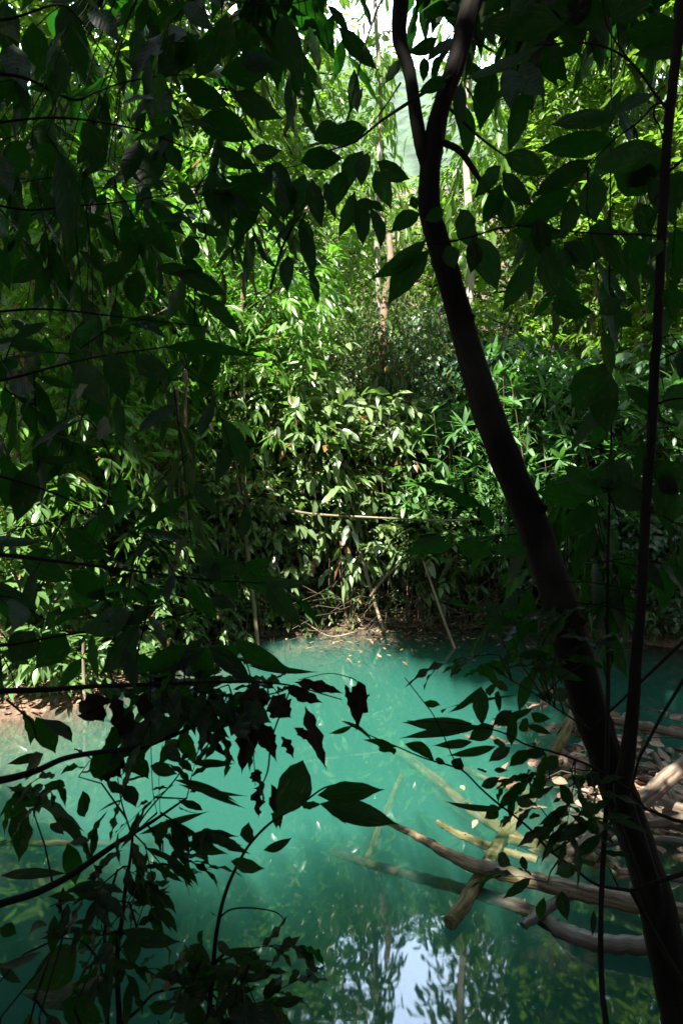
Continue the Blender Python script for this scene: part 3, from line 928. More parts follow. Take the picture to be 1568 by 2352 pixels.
pole([(500, 1146, 13.3, 11), (560, 1158, 13.3, 10.5), (640, 1167, 13.35, 10), (720, 1181, 13.4, 9), (860, 1189, 13.6, 7.5), (1000, 1195, 13.8, 6), (1110, 1192, 13.9, 3)], 'bamboo', 'long dry bamboo pole lying level across the thicket', 'bamboo_pole', 'bamboo', 31, rings=True)
pole([(540, 1060, 13.25, 9), (548, 1130, 13.2, 15), (562, 1210, 13.2, 17), (572, 1300, 13.1, 16), (584, 1400, 13.0, 15), (592, 1490, 12.9, 15)], 'bamboo', 'upright pale broken pole crossing the level bamboo pole', 'broken_pole', 'pole', 32)
pole([(535, 1190, 13.5, 8), (515, 1240, 13.4, 16), (505, 1290, 13.4, 14)], 'bamboo', 'short slanted stick left of the upright broken pole', 'dead_stick', 'stick', 33)
pole([(800, 1185, 14.2, 7), (825, 1260, 14.1, 11), (850, 1350, 14.0, 12), (882, 1455, 13.7, 12)], 'bamboo', 'brown leaning pole standing in the far edge of the pool', 'leaning_pole', 'pole', 34)
pole([(972, 1290, 13.5, 7), (1000, 1370, 13.3, 9), (1025, 1440, 13.0, 10), (1045, 1492, 12.6, 11)], 'bamboo', 'thin pale leaning pole dipping into the shaded water', 'leaning_pole', 'pole', 35)
pole([(425, 850, 12.6, 17), (424, 1000, 12.6, 18), (426, 1200, 12.5, 19), (428, 1380, 12.4, 19), (429, 1470, 12.2, 20)], 'bark_brown', 'thin straight dark trunk on the left bank', 'slender_tree', 'tree', 36)
pole([(878, 850, 16.2, 30), (880, 760, 16.3, 29), (884, 690, 16.4, 27), (896, 610, 16.6, 24), (893, 540, 16.9, 20)], 'bark_brown', 'reddish brown trunk standing among the fine-leaved bushes in the middle', 'slender_tree', 'tree', 43, sides=12)
pole([(408, 880, 12.9, 9), (410, 1100, 12.8, 10), (412, 1440, 12.7, 11)], 'bark_brown', 'thinner stem just left of the thin dark trunk', 'slender_tree', 'tree', 37)
pole([(192, 1465, 9.3, 10), (191, 1520, 9.3, 11), (196, 1640, 9.2, 13), (203, 1700, 9.1, 13)], 'bamboo', 'thin upright stake at the edge of the left bank', 'stake', 'stake', 38)
pole([(920, 960, 16.4, 14), (1000, 1050, 15.8, 18), (1110, 1150, 15.0, 22), (1190, 1245, 14.2, 24)], 'bark_brown', 'pale fallen trunk leaning behind the dark tree', 'fallen_tree', 'tree', 39)
pole([(850, 1370, 13.8, 9), (880, 1330, 13.8, 10), (900, 1310, 13.9, 8), (915, 1290, 14.0, 5)], 'bark_brown', 'crooked dead branch beside the brown leaning pole', 'dead_branch', 'branch', 40)
pole([(440, 1080, 12.9, 6), (490, 1078, 12.9, 8), (530, 1062, 13.0, 9)], 'bamboo', 'short bent dead branch right of the thin dark trunk', 'dead_branch', 'branch', 41)
pole([(715, 1440, 13.6, 3), (760, 1462, 13.2, 5), (815, 1452, 13.2, 5), (870, 1436, 13.5, 3)], 'bamboo', 'forked driftwood branch sticking from the far water line', 'dead_branch', 'branch', 42)

# ------------------------------------------------------------------ near plants in the shade
NEAR = dict(k=6, L=.20, W=.31, ang=.9, droop=.75, tdroop=.35, curl=.25, tumble=.75, blade='near', wave=.06, fold=.18, tr=.0028, tl=.26)
LANCE = dict(k=6, L=.115, W=.25, ang=.85, droop=.12, tdroop=.25, curl=.45, tumble=.7, down=-.15, blade='near', wave=.16, fold=.2, tr=.0016, tl=.15)

def wq(wd, d):
    return wd * .5 / F * d / 2

def zpath(zone, pts, d0, d1, k=6):
    """(x, y, width) on an enlarged view -> smoothed rows of x, y, z, radius"""
    n = len(pts); q = []
    for i, (x, y, wd) in enumerate(pts):
        d = d0 + (d1 - d0) * i / max(n - 1, 1)
        q.append([*at(*za(x, y, zone), d), wq(wd, d)])
    return smooth_path(q, k)

def fleaves(lm, zone, lst, d, seed, wave=.05, dead=False, spread=.12):
    g = np.random.default_rng(seed)
    n = len(lst)
    P, T, Wd, N = [], [], [], []
    for bx, by, tx, ty, wd in lst:
        d0 = d + g.uniform(-spread, spread); d1 = d0 + g.uniform(-.07, .07)
        p = at(*za(bx, by, zone), d0); t = at(*za(tx, ty, zone), d1)
        P.append(p); T.append(t); Wd.append(wd * .5 / F * d0)
        v = np.array([0, 0, CAM_H]) - p
        nv = v / np.linalg.norm(v)
        if nv[2] < 0 or True:
            nv = nv * np.sign(g.random() - .35)
        N.append(nv + g.normal(0, .32, 3))
    P, T, Wd, N = map(np.array, (P, T, Wd, N))
    D = T - P
    L = np.linalg.norm(D, axis=1)
    leaves(lm, P, D, N, L * 1.08, Wd * 1.05, g.random(n) * .93, 'near', .3 if dead else .16, g.uniform(-.12, .2, n), wave, g.normal(0, .05, n))

def seg_near(paths, q):
    best = None
    for p in paths:
        d = np.linalg.norm(p[:, :3] - q, axis=1)
        i = int(np.argmin(d))
        if best is None or d[i] < best[0]: best = (d[i], p[i, :3])
    return best[1]

def fill(lm, sm, g, paths, zone, rect, n, d0, d1, st, side=.003, weight=None, down=.5):
    """leafy twigs hung from the given branches so that they fill a region"""
    P, D = [], []
    for i in range(n):
        for _ in range(40):
            x = g.uniform(rect[0], rect[2]); y = g.uniform(rect[1], rect[3])
            if weight is None or g.random() < weight(x, y): break
        d = g.uniform(d0, d1)
        q = at(*za(x, y, zone), d)
        b = seg_near(paths, q)
        if np.linalg.norm(q - b) > .06:
            m = (q + b) / 2 + np.array([0, 0, .06 * np.linalg.norm(q - b)]) + g.normal(0, .01, 3)
            thin(sm, b[None], m[None], q[None], side, side * .6)
        P.append(q)
        v = q - b; v = v / max(np.linalg.norm(v), 1e-6)
        D.append(v * .6 + g.normal(0, .5, 3) + np.array([0, 0, -st.get('down', down)]))
    sprays(lm, sm, g, np.array(P), np.array(D), st)

def to_ground(x, y, z, r, k=3):
    zz = gz(x, y) - .15
    return [[x, y, z + (zz - z) * i / k, r * (1 + .15 * i)] for i in range(1, k + 1)]

# --- the dark leaning tree with its fork
g = np.random.default_rng(71)
tr = np.concatenate([zpath(Z2, [(405, 760, 95), (403, 950, 108), (440, 1100, 110), (500, 1300, 118), (572, 1568, 126)], 2.3, 2.3),
                     zpath(Z4, [(660, 300, 140), (760, 560, 150), (857, 784, 155), (930, 1000, 160), (1000, 1200, 165), (1060, 1400, 170)], 2.29, 2.2),
                     zpath(Z6, [(1130, 100, 170), (1200, 300, 165), (1270, 500, 165), (1360, 750, 165), (1440, 1000, 168), (1500, 1300, 172), (1560, 1568, 178), (1640, 1850, 185)], 2.19, 2.05)])
low = tr[-1]
tr = np.concatenate([tr, to_ground(low[0] + .08, low[1] - .03, low[2] - .1, low[3])])
forked = empty('forked_tree', (low[0] + .1, low[1], gz(low[0] + .1, low[1])), 'dark leaning tree trunk that forks near the top', 'tree')
O_ = np.array(forked.location)
mb = MB()
kk = np.arange(len(tr))
tr[:, 3] *= .95 * (1 + .025 * np.sin(kk * 1.3) + .02 * np.sin(kk * .47 + 1) + np.where(kk % 11 == 4, .05, 0))
tube(mb, tr[:, :3] - O_, tr[:, 3], 24, .018, rs=g)
for i in (9, 22, 37, 52, 66):           # old branch scars
    d_ = nrm(np.array([math.sin(i * 2.1), -.6, .25])); r_ = tr[i, 3]
    c_ = tr[i, :3] - O_
    tube(mb, [c_ + d_ * r_ * .6, c_ + d_ * r_ * 1.05, c_ + d_ * r_ * 1.2], [r_ * .42, r_ * .3, r_ * .12], 9)
mb.build('trunk', M['bark_shaded'], forked)
for pts in ([(408, 800, 60), (375, 700, 66), (345, 560, 62), (312, 330, 58), (266, 180, 68), (272, 0, 72), (300, -260, 60), (320, -600, 50)],
            [(405, 790, 92), (425, 640, 95), (460, 480, 82), (520, 300, 88), (600, 0, 92), (665, -260, 84), (720, -600, 70)],):
    p = zpath(Z2, pts, 2.3, 2.25)
    mb = MB(); tube(mb, p[:, :3] - O_, p[:, 3], 16, .02, rs=g); mb.build('limb', M['bark_shaded'], forked)
tw = [zpath(Z2, [(470, 655, 32), (540, 690, 30), (600, 770, 27), (645, 840, 22), (700, 900, 14)], 2.28, 2.15),
      zpath(Z2, [(500, 350, 18), (400, 410, 17), (300, 475, 16), (180, 555, 12), (60, 650, 9), (-60, 690, 7)], 2.25, 2.0),
      zpath(Z2, [(500, 500, 14), (580, 580, 12), (660, 650, 11), (745, 712, 8)], 2.25, 2.1),
      zpath(Z2, [(395, 1120, 14), (520, 1105, 10), (600, 1085, 9), (720, 1050, 9), (800, 1040, 8)], 2.2, 2.1),
      zpath(Z2, [(270, 380, 10), (190, 500, 7), (130, 575, 5)], 2.25, 2.1),
      zpath(Z2, [(290, -60, 12), (190, -10, 12), (110, 200, 10), (60, 400, 8), (25, 560, 6)], 2.25, 2.0)]
mb = MB()
for p in tw: tube(mb, p[:, :3] - O_, p[:, 3], 8)
tg, lm = mb, MB()
L_tree = [(690, 300, 645, 580, 110), (740, 310, 770, 500, 95), (830, 420, 765, 690, 90), (820, 290, 940, 440, 110), (850, 350, 880, 510, 50), (545, 380, 540, 560, 60),
          (745, 710, 945, 800, 100), (730, 760, 620, 905, 80), (740, 790, 865, 940, 95), (730, 840, 650, 1025, 85), (730, 880, 770, 1060, 75),
          (600, 1085, 710, 1330, 120), (600, 1100, 590, 1250, 75), (545, 960, 600, 1130, 110), (390, 1100, 145, 1270, 80), (400, 1150, 215, 1385, 120), (360, 980, 225, 1070, 75),
          (480, 1130, 520, 1230, 80), (115, 590, -70, 650, 95), (160, 740, 310, 815, 80), (150, 780, 215, 940, 80), (100, 690, 30, 880, 85), (60, 930, 100, 1130, 85),
          (130, 950, 170, 1140, 60), (130, 920, 190, 970, 50), (475, 350, 360, 425, 65), (270, 270, 200, 380, 50), (440, 170, 310, 235, 60), (500, 170, 400, 300, 85),
          (380, 260, 380, 360, 50), (120, 700, 90, 830, 70), (20, 780, -60, 960, 90), (60, 880, -20, 1080, 90), (95, 400, 65, 500, 45), (150, 950, 60, 930, 50),
          (320, 900, 345, 960, 40), (560, 380, 640, 470, 70), (470, 960, 380, 1010, 60)]
fleaves(lm, Z2, L_tree, 2.12, 5)
gg = np.random.default_rng(72)
off = MB()
fl, fs = MB(), tg
lm2 = MB()
fill(lm2, MB(), gg, tw, Z2, (300, -500, 1100, 90), 26, 2.4, 2.8, dict(NEAR, L=.2, droop=.35, k=5))
for o in (lm, lm2):
    for k in range(len(o.v)): o.v[k] = o.v[k] - O_
lm.v += lm2.v; lm.r += lm2.r; lm.u += lm2.u; lm.f += [f + lm.n for f in lm2.f]; lm.n += lm2.n
tg.build('branch', M['near_twig'], forked)
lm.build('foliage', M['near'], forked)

def near_plant(name, label, cat, stems, twigs, leafsets, fills, base, bark='near_twig', dead=(), part='stem', leafmat='near'):
    """stems / twigs: lists of rows x, y, z, radius; leafsets: (zone, list, depth, seed); fills: argument tuples for fill()"""
    root = empty(name, base, label, cat)
    o = np.array(base)
    for s in stems:
        mb = MB(); tube(mb, s[:, :3] - o, s[:, 3], 10, .03, rs=np.random.default_rng(3)); mb.build(part, M[bark], root)
    tm, lm, dm = MB(), MB(), MB()
    for s in twigs: tube(tm, s[:, :3], s[:, 3], 7)
    for i, a in enumerate(leafsets): fleaves(lm, *a)
    for a in dead: fleaves(dm, *a, wave=.35, dead=True)
    for i, a in enumerate(fills):
        gk = np.random.default_rng(900 + i + len(label))
        fill(lm, tm, gk, list(stems) + list(twigs), *a)
    for b, n, m in ((tm, 'twig', bark), (lm, 'foliage', leafmat), (dm, 'dead_foliage', 'near_dead')):
        if b.v:
            for k in range(len(b.v)): b.v[k] = b.v[k] - o
            b.build(n, M[m], root)
    return root

# --- the thin dark sapling at the right with its large drooping leaves
st_ = np.concatenate([zpath(Z2, [(1600, -700, 34), (1580, -300, 40), (1560, 0, 46), (1545, 180, 48), (1520, 400, 44), (1495, 650, 44), (1480, 900, 46), (1465, 1200, 44), (1450, 1560, 44)], 2.0, 2.02),
                      zpath(Z4, [(1438, 100, 44), (1425, 400, 45), (1400, 700, 45), (1390, 900, 45), (1375, 1200, 46), (1350, 1500, 52)], 2.02, 2.03),
                      zpath(Z6, [(1345, 50, 56), (1330, 200, 62), (1312, 350, 70), (1290, 520, 80), (1365, 750, 84), (1440, 1000, 84), (1500, 1300, 86), (1560, 1568, 88), (1640, 1850, 90)], 2.03, 2.1)])
e = st_[-1]
twr = [zpath(Z2, [(1495, 500, 14), (1440, 430, 13), (1330, 285, 12), (1190, 207, 10), (1050, 195, 9), (930, 205, 8)], 2.0, 2.1),
       zpath(Z2, [(1500, 480, 11), (1440, 480, 10), (1360, 562, 9), (1240, 650, 8), (1130, 770, 6)], 2.0, 2.1),
       zpath(Z2, [(1320, 272, 8), (1260, 190, 8), (1215, 100, 7), (1190, -60, 6)], 2.03, 2.0),
       zpath(Z2, [(1482, 660, 9), (1460, 580, 8), (1432, 520, 8), (1460, 440, 6)], 2.0, 1.95),
       zpath(Z2, [(1455, 1082, 13), (1350, 1075, 11), (1240, 1075, 9), (1100, 1066, 8), (1000, 1060, 8), (880, 1042, 7), (800, 1035, 6)], 2.02, 2.1),
       zpath(Z2, [(1500, 790, 14), (1568, 730, 12), (1650, 660, 10)], 2.0, 1.9),
       zpath(Z4, [(1425, 300, 12), (1500, 270, 10), (1600, 260, 8)], 2.02, 1.95),
       zpath(Z4, [(1400, 700, 10), (1250, 680, 9), (1050, 640, 7)], 2.03, 2.2)]
L_sap = [(1435, 430, 1260, 520, 75), (1270, 520, 955, 595, 92), (1255, 640, 910, 665, 110), (1480, 690, 1145, 770, 125), (1150, 730, 880, 900, 85), (1060, 860, 810, 1040, 110),
         (1150, 800, 1170, 1010, 130), (895, 1170, 740, 1420, 95), (940, 1130, 1010, 1370, 115), (1020, 1110, 1130, 1240, 95), (1360, 930, 1400, 1090, 110), (1231, 1000, 1140, 1220, 120),
         (960, 1390, 1160, 1430, 80), (1560, 110, 1300, 160, 150), (1568, 230, 1360, 240, 80), (1240, 90, 1420, 5, 100), (1210, 100, 980, 30, 130), (1020, 110, 640, 110, 150),
         (920, 210, 560, 330, 80), (1110, 205, 970, 270, 55), (930, 215, 1030, 370, 85), (1000, 200, 960, 300, 60), (1480, 690, 1300, 860, 150), (1250, 800, 1480, 860, 150),
         (900, 1000, 930, 1180, 90), (1060, 900, 1020, 1090, 110), (1330, 1080, 1360, 1260, 110), (1500, 800, 1560, 960, 120), (1470, 1100, 1420, 1180, 60), (1060, 1120, 980, 1260, 80),
         (780, 1060, 1010, 1090, 90), (1180, 1440, 1290, 1380, 80), (1260, 1420, 1330, 1500, 70), (1480, 1330, 1568, 1420, 90), (900, -40, 760, 90, 110), (760, -40, 650, 60, 100), (1100, -60, 1060, 120, 110)]
L_sap4 = [(1210, 100, 1080, 320, 160), (1240, 150, 1220, 420, 130), (1300, 200, 1475, 355, 70), (1200, 700, 1300, 530, 120), (1190, 700, 1030, 580, 110), (1170, 720, 900, 680, 120),
          (1230, 700, 1420, 760, 110), (1180, 760, 1020, 900, 120), (1300, 720, 1450, 640, 120), (1350, 640, 1380, 450, 55), (1480, 300, 1590, 200, 120), (1470, 700, 1600, 560, 150), (1440, 760, 1600, 760, 140),
          (520, 940, 290, 970, 60), (700, 900, 560, 910, 20), (530, 920, 700, 990, 90), (480, 900, 320, 930, 50), (860, 960, 680, 950, 70), (640, 760, 480, 700, 60), (640, 750, 700, 870, 60), (560, 690, 330, 655, 40)]
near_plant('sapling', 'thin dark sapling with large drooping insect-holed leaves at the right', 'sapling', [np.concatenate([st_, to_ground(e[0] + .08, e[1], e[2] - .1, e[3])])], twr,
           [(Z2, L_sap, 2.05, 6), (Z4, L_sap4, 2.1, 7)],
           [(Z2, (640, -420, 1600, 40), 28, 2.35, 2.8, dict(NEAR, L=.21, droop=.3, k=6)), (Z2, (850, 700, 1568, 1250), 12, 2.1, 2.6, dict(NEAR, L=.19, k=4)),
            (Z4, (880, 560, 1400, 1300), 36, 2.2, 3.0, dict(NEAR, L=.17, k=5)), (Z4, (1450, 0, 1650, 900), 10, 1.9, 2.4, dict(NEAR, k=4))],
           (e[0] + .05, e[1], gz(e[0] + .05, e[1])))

# --- thin vine hanging straight down
v = np.concatenate([zpath(Z2, [(1240, 100, 6), (1236, 700, 7), (1230, 1200, 8)], 2.4, 2.35), zpath(Z4, [(1228, 100, 9), (1238, 450, 10), (1225, 900, 12), (1222, 1300, 16), (1225, 1500, 18)], 2.3, 2.05),
                    zpath(Z6, [(1222, 150, 20), (1215, 560, 22), (1202, 800, 24), (1190, 1100, 24), (1195, 1400, 26), (1215, 1568, 28)], 2.0, 1.75)])
e = v[-1]
near_plant('hanging_vine', 'single thin dark vine hanging down in front of the log pile', 'vine', [np.concatenate([v, to_ground(e[0] + .03, e[1], e[2] - .02, e[3])])], [],
           [(Z6, [(1180, 480, 1130, 640, 60), (1190, 700, 1060, 800, 50), (1010, 960, 1040, 1090, 60), (930, 990, 920, 1110, 45), (1160, 1050, 1150, 1170, 25)], 1.95, 8)], [], (e[0], e[1], gz(e[0], e[1])), part='stem')

# --- drooping twig with narrow leaves reaching in front of the pool
tA = zpath(Z6, [(1330, 960, 16), (1170, 930, 14), (1060, 850, 13), (950, 770, 12), (880, 690, 11), (800, 620, 10), (720, 560, 10), (640, 490, 9), (560, 410, 8), (500, 385, 8), (380, 350, 7), (250, 295, 6), (130, 245, 5), (0, 178, 4)], 1.9, 1.7)
tB = zpath(Z6, [(1330, 500, 12), (1150, 390, 11), (1000, 330, 10), (850, 288, 9), (760, 240, 8), (640, 205, 7), (480, 185, 6), (300, 178, 4)], 1.95, 1.75)
tC = zpath(Z6, [(560, 410, 6), (510, 345, 6), (470, 250, 6), (420, 150, 5), (360, 70, 5), (290, -20, 4)], 1.75, 1.7)
tD = zpath(Z6, [(1140, 220, 9), (1000, 130, 8), (880, 50, 7), (760, -20, 5)], 2.0, 1.8)
L6 = [(640, 20, 650, 195, 72), (800, 60, 500, 140, 20), (640, 20, 505, 130, 30), (0, 178, 140, 245, 28), (50, 200, -60, 240, 24), (150, 262, 250, 320, 40), (290, 285, 405, 350, 55), (250, 300, 110, 265, 30), (430, 355, 470, 375, 30),
      (600, 275, 445, 295, 40), (710, 295, 505, 350, 42), (775, 300, 670, 370, 50), (860, 310, 775, 385, 60), (640, 205, 290, 260, 45), (600, 190, 300, 180, 60), (780, 290, 800, 150, 50), (720, 40, 725, 140, 40), (700, 0, 760, 40, 40),
      (940, 330, 900, 475, 70), (940, 330, 820, 340, 45), (990, 340, 930, 400, 60), (520, 400, 545, 350, 60), (640, 480, 715, 440, 45), (700, 460, 820, 460, 18), (620, 400, 660, 410, 30), (700, 405, 755, 405, 24),
      (740, 580, 490, 545, 28), (720, 575, 660, 625, 60), (980, 475, 800, 525, 28), (800, 540, 880, 560, 50), (850, 440, 900, 530, 80), (1000, 470, 1080, 560, 60), (1130, 480, 1180, 420, 60), (1100, 560, 1180, 600, 50),
      (720, 790, 770, 840, 60), (830, 800, 845, 870, 40), (1080, 850, 1000, 880, 60), (880, 600, 900, 640, 50), (380, 90, 450, 105, 40), (455, 130, 480, 140, 25), (180, 290, 215, 310, 40), (230, 300, 240, 330, 30)]
L6b = [(880, 120, 700, 165, 34), (870, 140, 960, 170, 50), (820, 150, 720, 200, 55), (830, 170, 860, 230, 60), (850, 200, 960, 240, 34), (780, 130, 700, 190, 50), (1040, 40, 960, 70, 60), (980, 60, 900, 60, 40), (700, 200, 590, 260, 70), (720, 260, 740, 300, 60), (690, 10, 680, 60, 50)]
base = (1.32, 1.85, gz(1.32, 1.85))
b0 = np.array([[base[0], base[1], base[2] - .1, .014], [1.25, 1.84, 1.0, .013], [*tA[0, :3], tA[0, 3] * 1.3]])
b1 = np.array([[*tA[0, :3], tA[0, 3] * 1.2], [1.15, 1.88, 2.0, .008], [*tB[0, :3], tB[0, 3]], [1.1, 2.0, 2.6, .006], [*tD[0, :3], tD[0, 3]]])
near_plant('drooping_shrub', 'arching dark twigs with narrow leaves reaching over the water from the right', 'shrub', [smooth_path(b0, 5), smooth_path(b1, 5)], [tA, tB, tC, tD],
           [(Z6, L6, 1.78, 9), (Z6, L6b, 2.0, 10)], [(Z6, (880, 330, 1240, 930), 12, 1.8, 2.1, dict(LANCE, k=5)), (Z4, (600, 1350, 1150, 1568), 12, 1.8, 2.3, dict(LANCE, L=.13, k=5))], base)

# --- left: the tree whose leafy boughs fill the upper left
bx = np.array([-2.0, 1.2])
tz = gz(*bx)
tl_trunk = smooth_path([[bx[0], bx[1], tz - .2, .09], [-1.95, 1.25, 1.8, .08], [-2.05, 1.3, 3.2, .07], [-1.95, 1.35, 4.6, .055], [-2.0, 1.3, 6.2, .04]], 6)
b_ = [zpath(Z1, [(-420, 300, 34), (-150, 330, 30), (100, 352, 24), (330, 455, 20), (440, 420, 14), (550, 382, 12), (700, 352, 10), (860, 340, 8)], 1.75, 2.0),
      zpath(Z1, [(-300, 40, 30), (0, 90, 22), (250, 20, 16), (340, 60, 14), (430, 180, 12), (545, 380, 10), (530, 640, 8), (525, 860, 6)], 1.7, 2.0),
      zpath(Z1, [(-300, 620, 26), (0, 560, 20), (300, 540, 16), (620, 590, 14), (830, 665, 11), (950, 705, 9), (1290, 770, 7), (1500, 700, 5)], 1.8, 2.1),
      zpath(Z1, [(600, -200, 16), (800, -60, 14), (1060, 0, 12), (1300, 20, 9), (1500, -30, 7)], 2.1, 2.2),
      zpath(Z1, [(-200, 900, 22), (100, 960, 16), (300, 950, 13), (600, 920, 10), (900, 870, 8)], 1.8, 2.1),
      zpath(Z1, [(900, 860, 8), (930, 980, 10), (960, 1150, 10), (1040, 1280, 6)], 2.1, 2.15),
      zpath(Z1, [(1290, 760, 14), (1352, 980, 18), (1290, 1150, 20), (1240, 1325, 24)], 2.1, 2.0),
      zpath(Z1, [(-250, 1480, 26), (0, 1430, 20), (250, 1420, 16), (600, 1460, 12), (950, 1500, 8)], 1.7, 2.0)]
for q_ in b_: q_[:, 3] *= .62
twl = b_ + [np.array([[*tl_trunk[min(len(tl_trunk) - 1, j), :3], .02], [*((tl_trunk[min(len(tl_trunk) - 1, j), :3] + p[0, :3]) / 2 + np.array([0, 0, .05])), .016], [*p[0, :3], p[0, 3]]]) for p, j in
            ((b_[0], 14), (b_[1], 16), (b_[2], 12), (b_[3], 20), (b_[4], 11), (b_[7], 9))]
L1 = [(290, 20, 385, 350, 120), (630, 130, 620, 330, 100), (560, 240, 610, 330, 90), (800, 150, 720, 330, 110), (880, 150, 820, 330, 100), (1000, 150, 900, 340, 120), (1100, 300, 1290, 280, 95), (1010, 330, 1250, 300, 120),
      (1290, 60, 1390, 360, 110), (1420, 120, 1460, 330, 75), (1330, 320, 1365, 620, 40), (1040, 60, 1010, 260, 110), (1120, 90, 1150, 300, 100), (690, 370, 800, 520, 110), (830, 360, 1050, 470, 110), (1070, 420, 1290, 530, 110),
      (900, 560, 1160, 640, 130), (650, 660, 650, 910, 105), (770, 660, 830, 780, 90), (990, 680, 1140, 770, 70), (1150, 700, 1280, 690, 70), (1240, 800, 1020, 900, 110), (1180, 880, 1120, 1080, 90), (960, 790, 1040, 1040, 110),
      (1310, 800, 1300, 1010, 100), (1400, 800, 1360, 1000, 100), (1440, 640, 1568, 590, 90), (1380, 740, 1568, 720, 100), (1430, 820, 1480, 1030, 85), (1500, 830, 1550, 1000, 90), (1380, 1000, 1430, 1170, 70), (260, 700, 300, 1140, 120),
      (170, 660, 290, 760, 90), (420, 560, 430, 780, 100), (380, 560, 480, 740, 110), (100, 640, 40, 800, 100), (60, 200, 120, 420, 120), (150, 100, 200, 330, 110), (20, 0, 60, 260, 120), (400, 60, 520, 170, 90), (560, 600, 540, 640, 20),
      (330, 980, 480, 1010, 70), (640, 1000, 600, 1130, 60), (600, 1060, 760, 1110, 90), (720, 1230, 900, 1240, 60), (800, 1250, 1040, 1350, 90), (640, 1240, 640, 1420, 100), (560, 1200, 480, 1320, 90), (880, 1080, 860, 1200, 80), (0, 700, 60, 900, 110), (200, 1200, 60, 1300, 90)]
def wl(x, y):
    return (.95 if x < 450 else .7 if x < 900 else .5) * (1 if y < 1000 else .55)
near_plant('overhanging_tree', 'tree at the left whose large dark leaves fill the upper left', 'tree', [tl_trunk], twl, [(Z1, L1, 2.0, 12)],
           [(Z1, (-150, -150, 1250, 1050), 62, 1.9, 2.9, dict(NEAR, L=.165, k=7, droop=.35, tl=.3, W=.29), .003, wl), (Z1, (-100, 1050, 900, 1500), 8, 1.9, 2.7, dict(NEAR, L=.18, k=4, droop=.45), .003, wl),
            (Z1, (200, -420, 1600, 0), 28, 2.2, 2.8, dict(NEAR, L=.19, k=6, droop=.4)), (Z1, (1000, 650, 1500, 1000), 5, 2.0, 2.3, dict(NEAR, L=.16, k=4))], (bx[0], bx[1], tz), bark='bark_shaded', part='trunk')

# --- left: the shrub with level branches across the left middle
sx = (-1.75, 1.45)
sz = gz(*sx)
s_tr = smooth_path([[*sx, sz - .2, .04], [-1.7, 1.48, 1.6, .034], [-1.72, 1.5, 2.4, .028], [-1.68, 1.5, 3.1, .02]], 6)
b3 = [zpath(Z3, [(-350, 960, 34), (0, 980, 30), (250, 1010, 24), (500, 1040, 20), (900, 1092, 14), (1200, 1110, 10), (1450, 1122, 7)], 1.6, 1.9),
      zpath(Z3, [(-300, 560, 24), (0, 620, 18), (300, 720, 14), (560, 860, 12), (800, 960, 9)], 1.65, 1.9),
      zpath(Z3, [(-300, 1420, 30), (0, 1400, 22), (300, 1350, 16), (620, 1300, 12), (900, 1240, 8)], 1.6, 1.9),
      zpath(Z3, [(200, 840, 8), (450, 760, 7), (560, 735, 5), (740, 700, 4)], 1.75, 1.9),
      zpath(Z3, [(620, 1130, 14), (680, 1200, 12), (640, 1400, 10), (610, 1560, 8)], 1.8, 1.75),
      zpath(Z3, [(-300, 200, 24), (0, 180, 20), (400, 80, 14), (800, 20, 9)], 1.6, 1.9)]
for q_ in b3: q_[:, 3] *= .7
twm = b3 + [np.array([[*s_tr[j, :3], .014], [*((s_tr[j, :3] + p[0, :3]) / 2), .012], [*p[0, :3], p[0, 3]]]) for p, j in ((b3[0], 12), (b3[1], 14), (b3[2], 9), (b3[5], 17))]
L3 = [(160, 540, 360, 545, 40), (900, 640, 1000, 770, 60), (880, 700, 620, 870, 60), (640, 870, 870, 920, 70), (450, 760, 520, 860, 60), (1000, 1040, 1090, 1180, 90), (1080, 1040, 1300, 1180, 90), (870, 1100, 980, 1300, 110), (980, 1180, 1080, 1220, 60),
      (750, 1150, 560, 1180, 90), (600, 1250, 400, 1330, 130), (520, 1230, 660, 1370, 110), (880, 960, 1150, 1040, 90), (300, 860, 480, 1000, 130), (100, 1000, 300, 1100, 110), (60, 560, 20, 760, 120), (140, 560, 80, 820, 120),
      (330, 1050, 480, 1190, 110), (500, 40, 560, 270, 110), (620, 60, 780, 160, 120), (760, 30, 1150, 75, 90), (350, 100, 480, 290, 130), (30, 150, 170, 220, 110), (170, 160, 340, 215, 40), (1200, 1080, 1430, 1100, 50), (1100, 1060, 1250, 1000, 60),
      (1120, 1410, 870, 1470, 100), (940, 1410, 700, 1520, 110), (930, 1420, 920, 1560, 100), (960, 1400, 1150, 1560, 90), (1080, 1370, 1310, 1490, 90), (1140, 1490, 1440, 1520, 30), (860, 1400, 660, 1530, 90), (300, 1340, 180, 1500, 140), (150, 1330, 60, 1470, 140)]
def wm(x, y):
    a = .9 if x < 420 else .6
    if y < 760: a = .8 if x < 300 else .15
    elif y < 1250: a = .9 if 280 < x < 950 else .35
    else: a = .8 if x < 600 else .2
    return a
near_plant('dark_shrub', 'shaded shrub with level branches and broad leaves across the left middle', 'shrub', [s_tr], twm, [(Z3, L3, 1.8, 13)],
           [(Z3, (-100, 480, 1100, 1500), 22, 1.65, 2.3, dict(NEAR, L=.15, k=4, droop=.25), .0025, wm), (Z3, (-100, 20, 1000, 240), 14, 1.7, 2.3, dict(NEAR, L=.16, k=5, droop=.25), .0025)], (*sx, sz), part='stem')

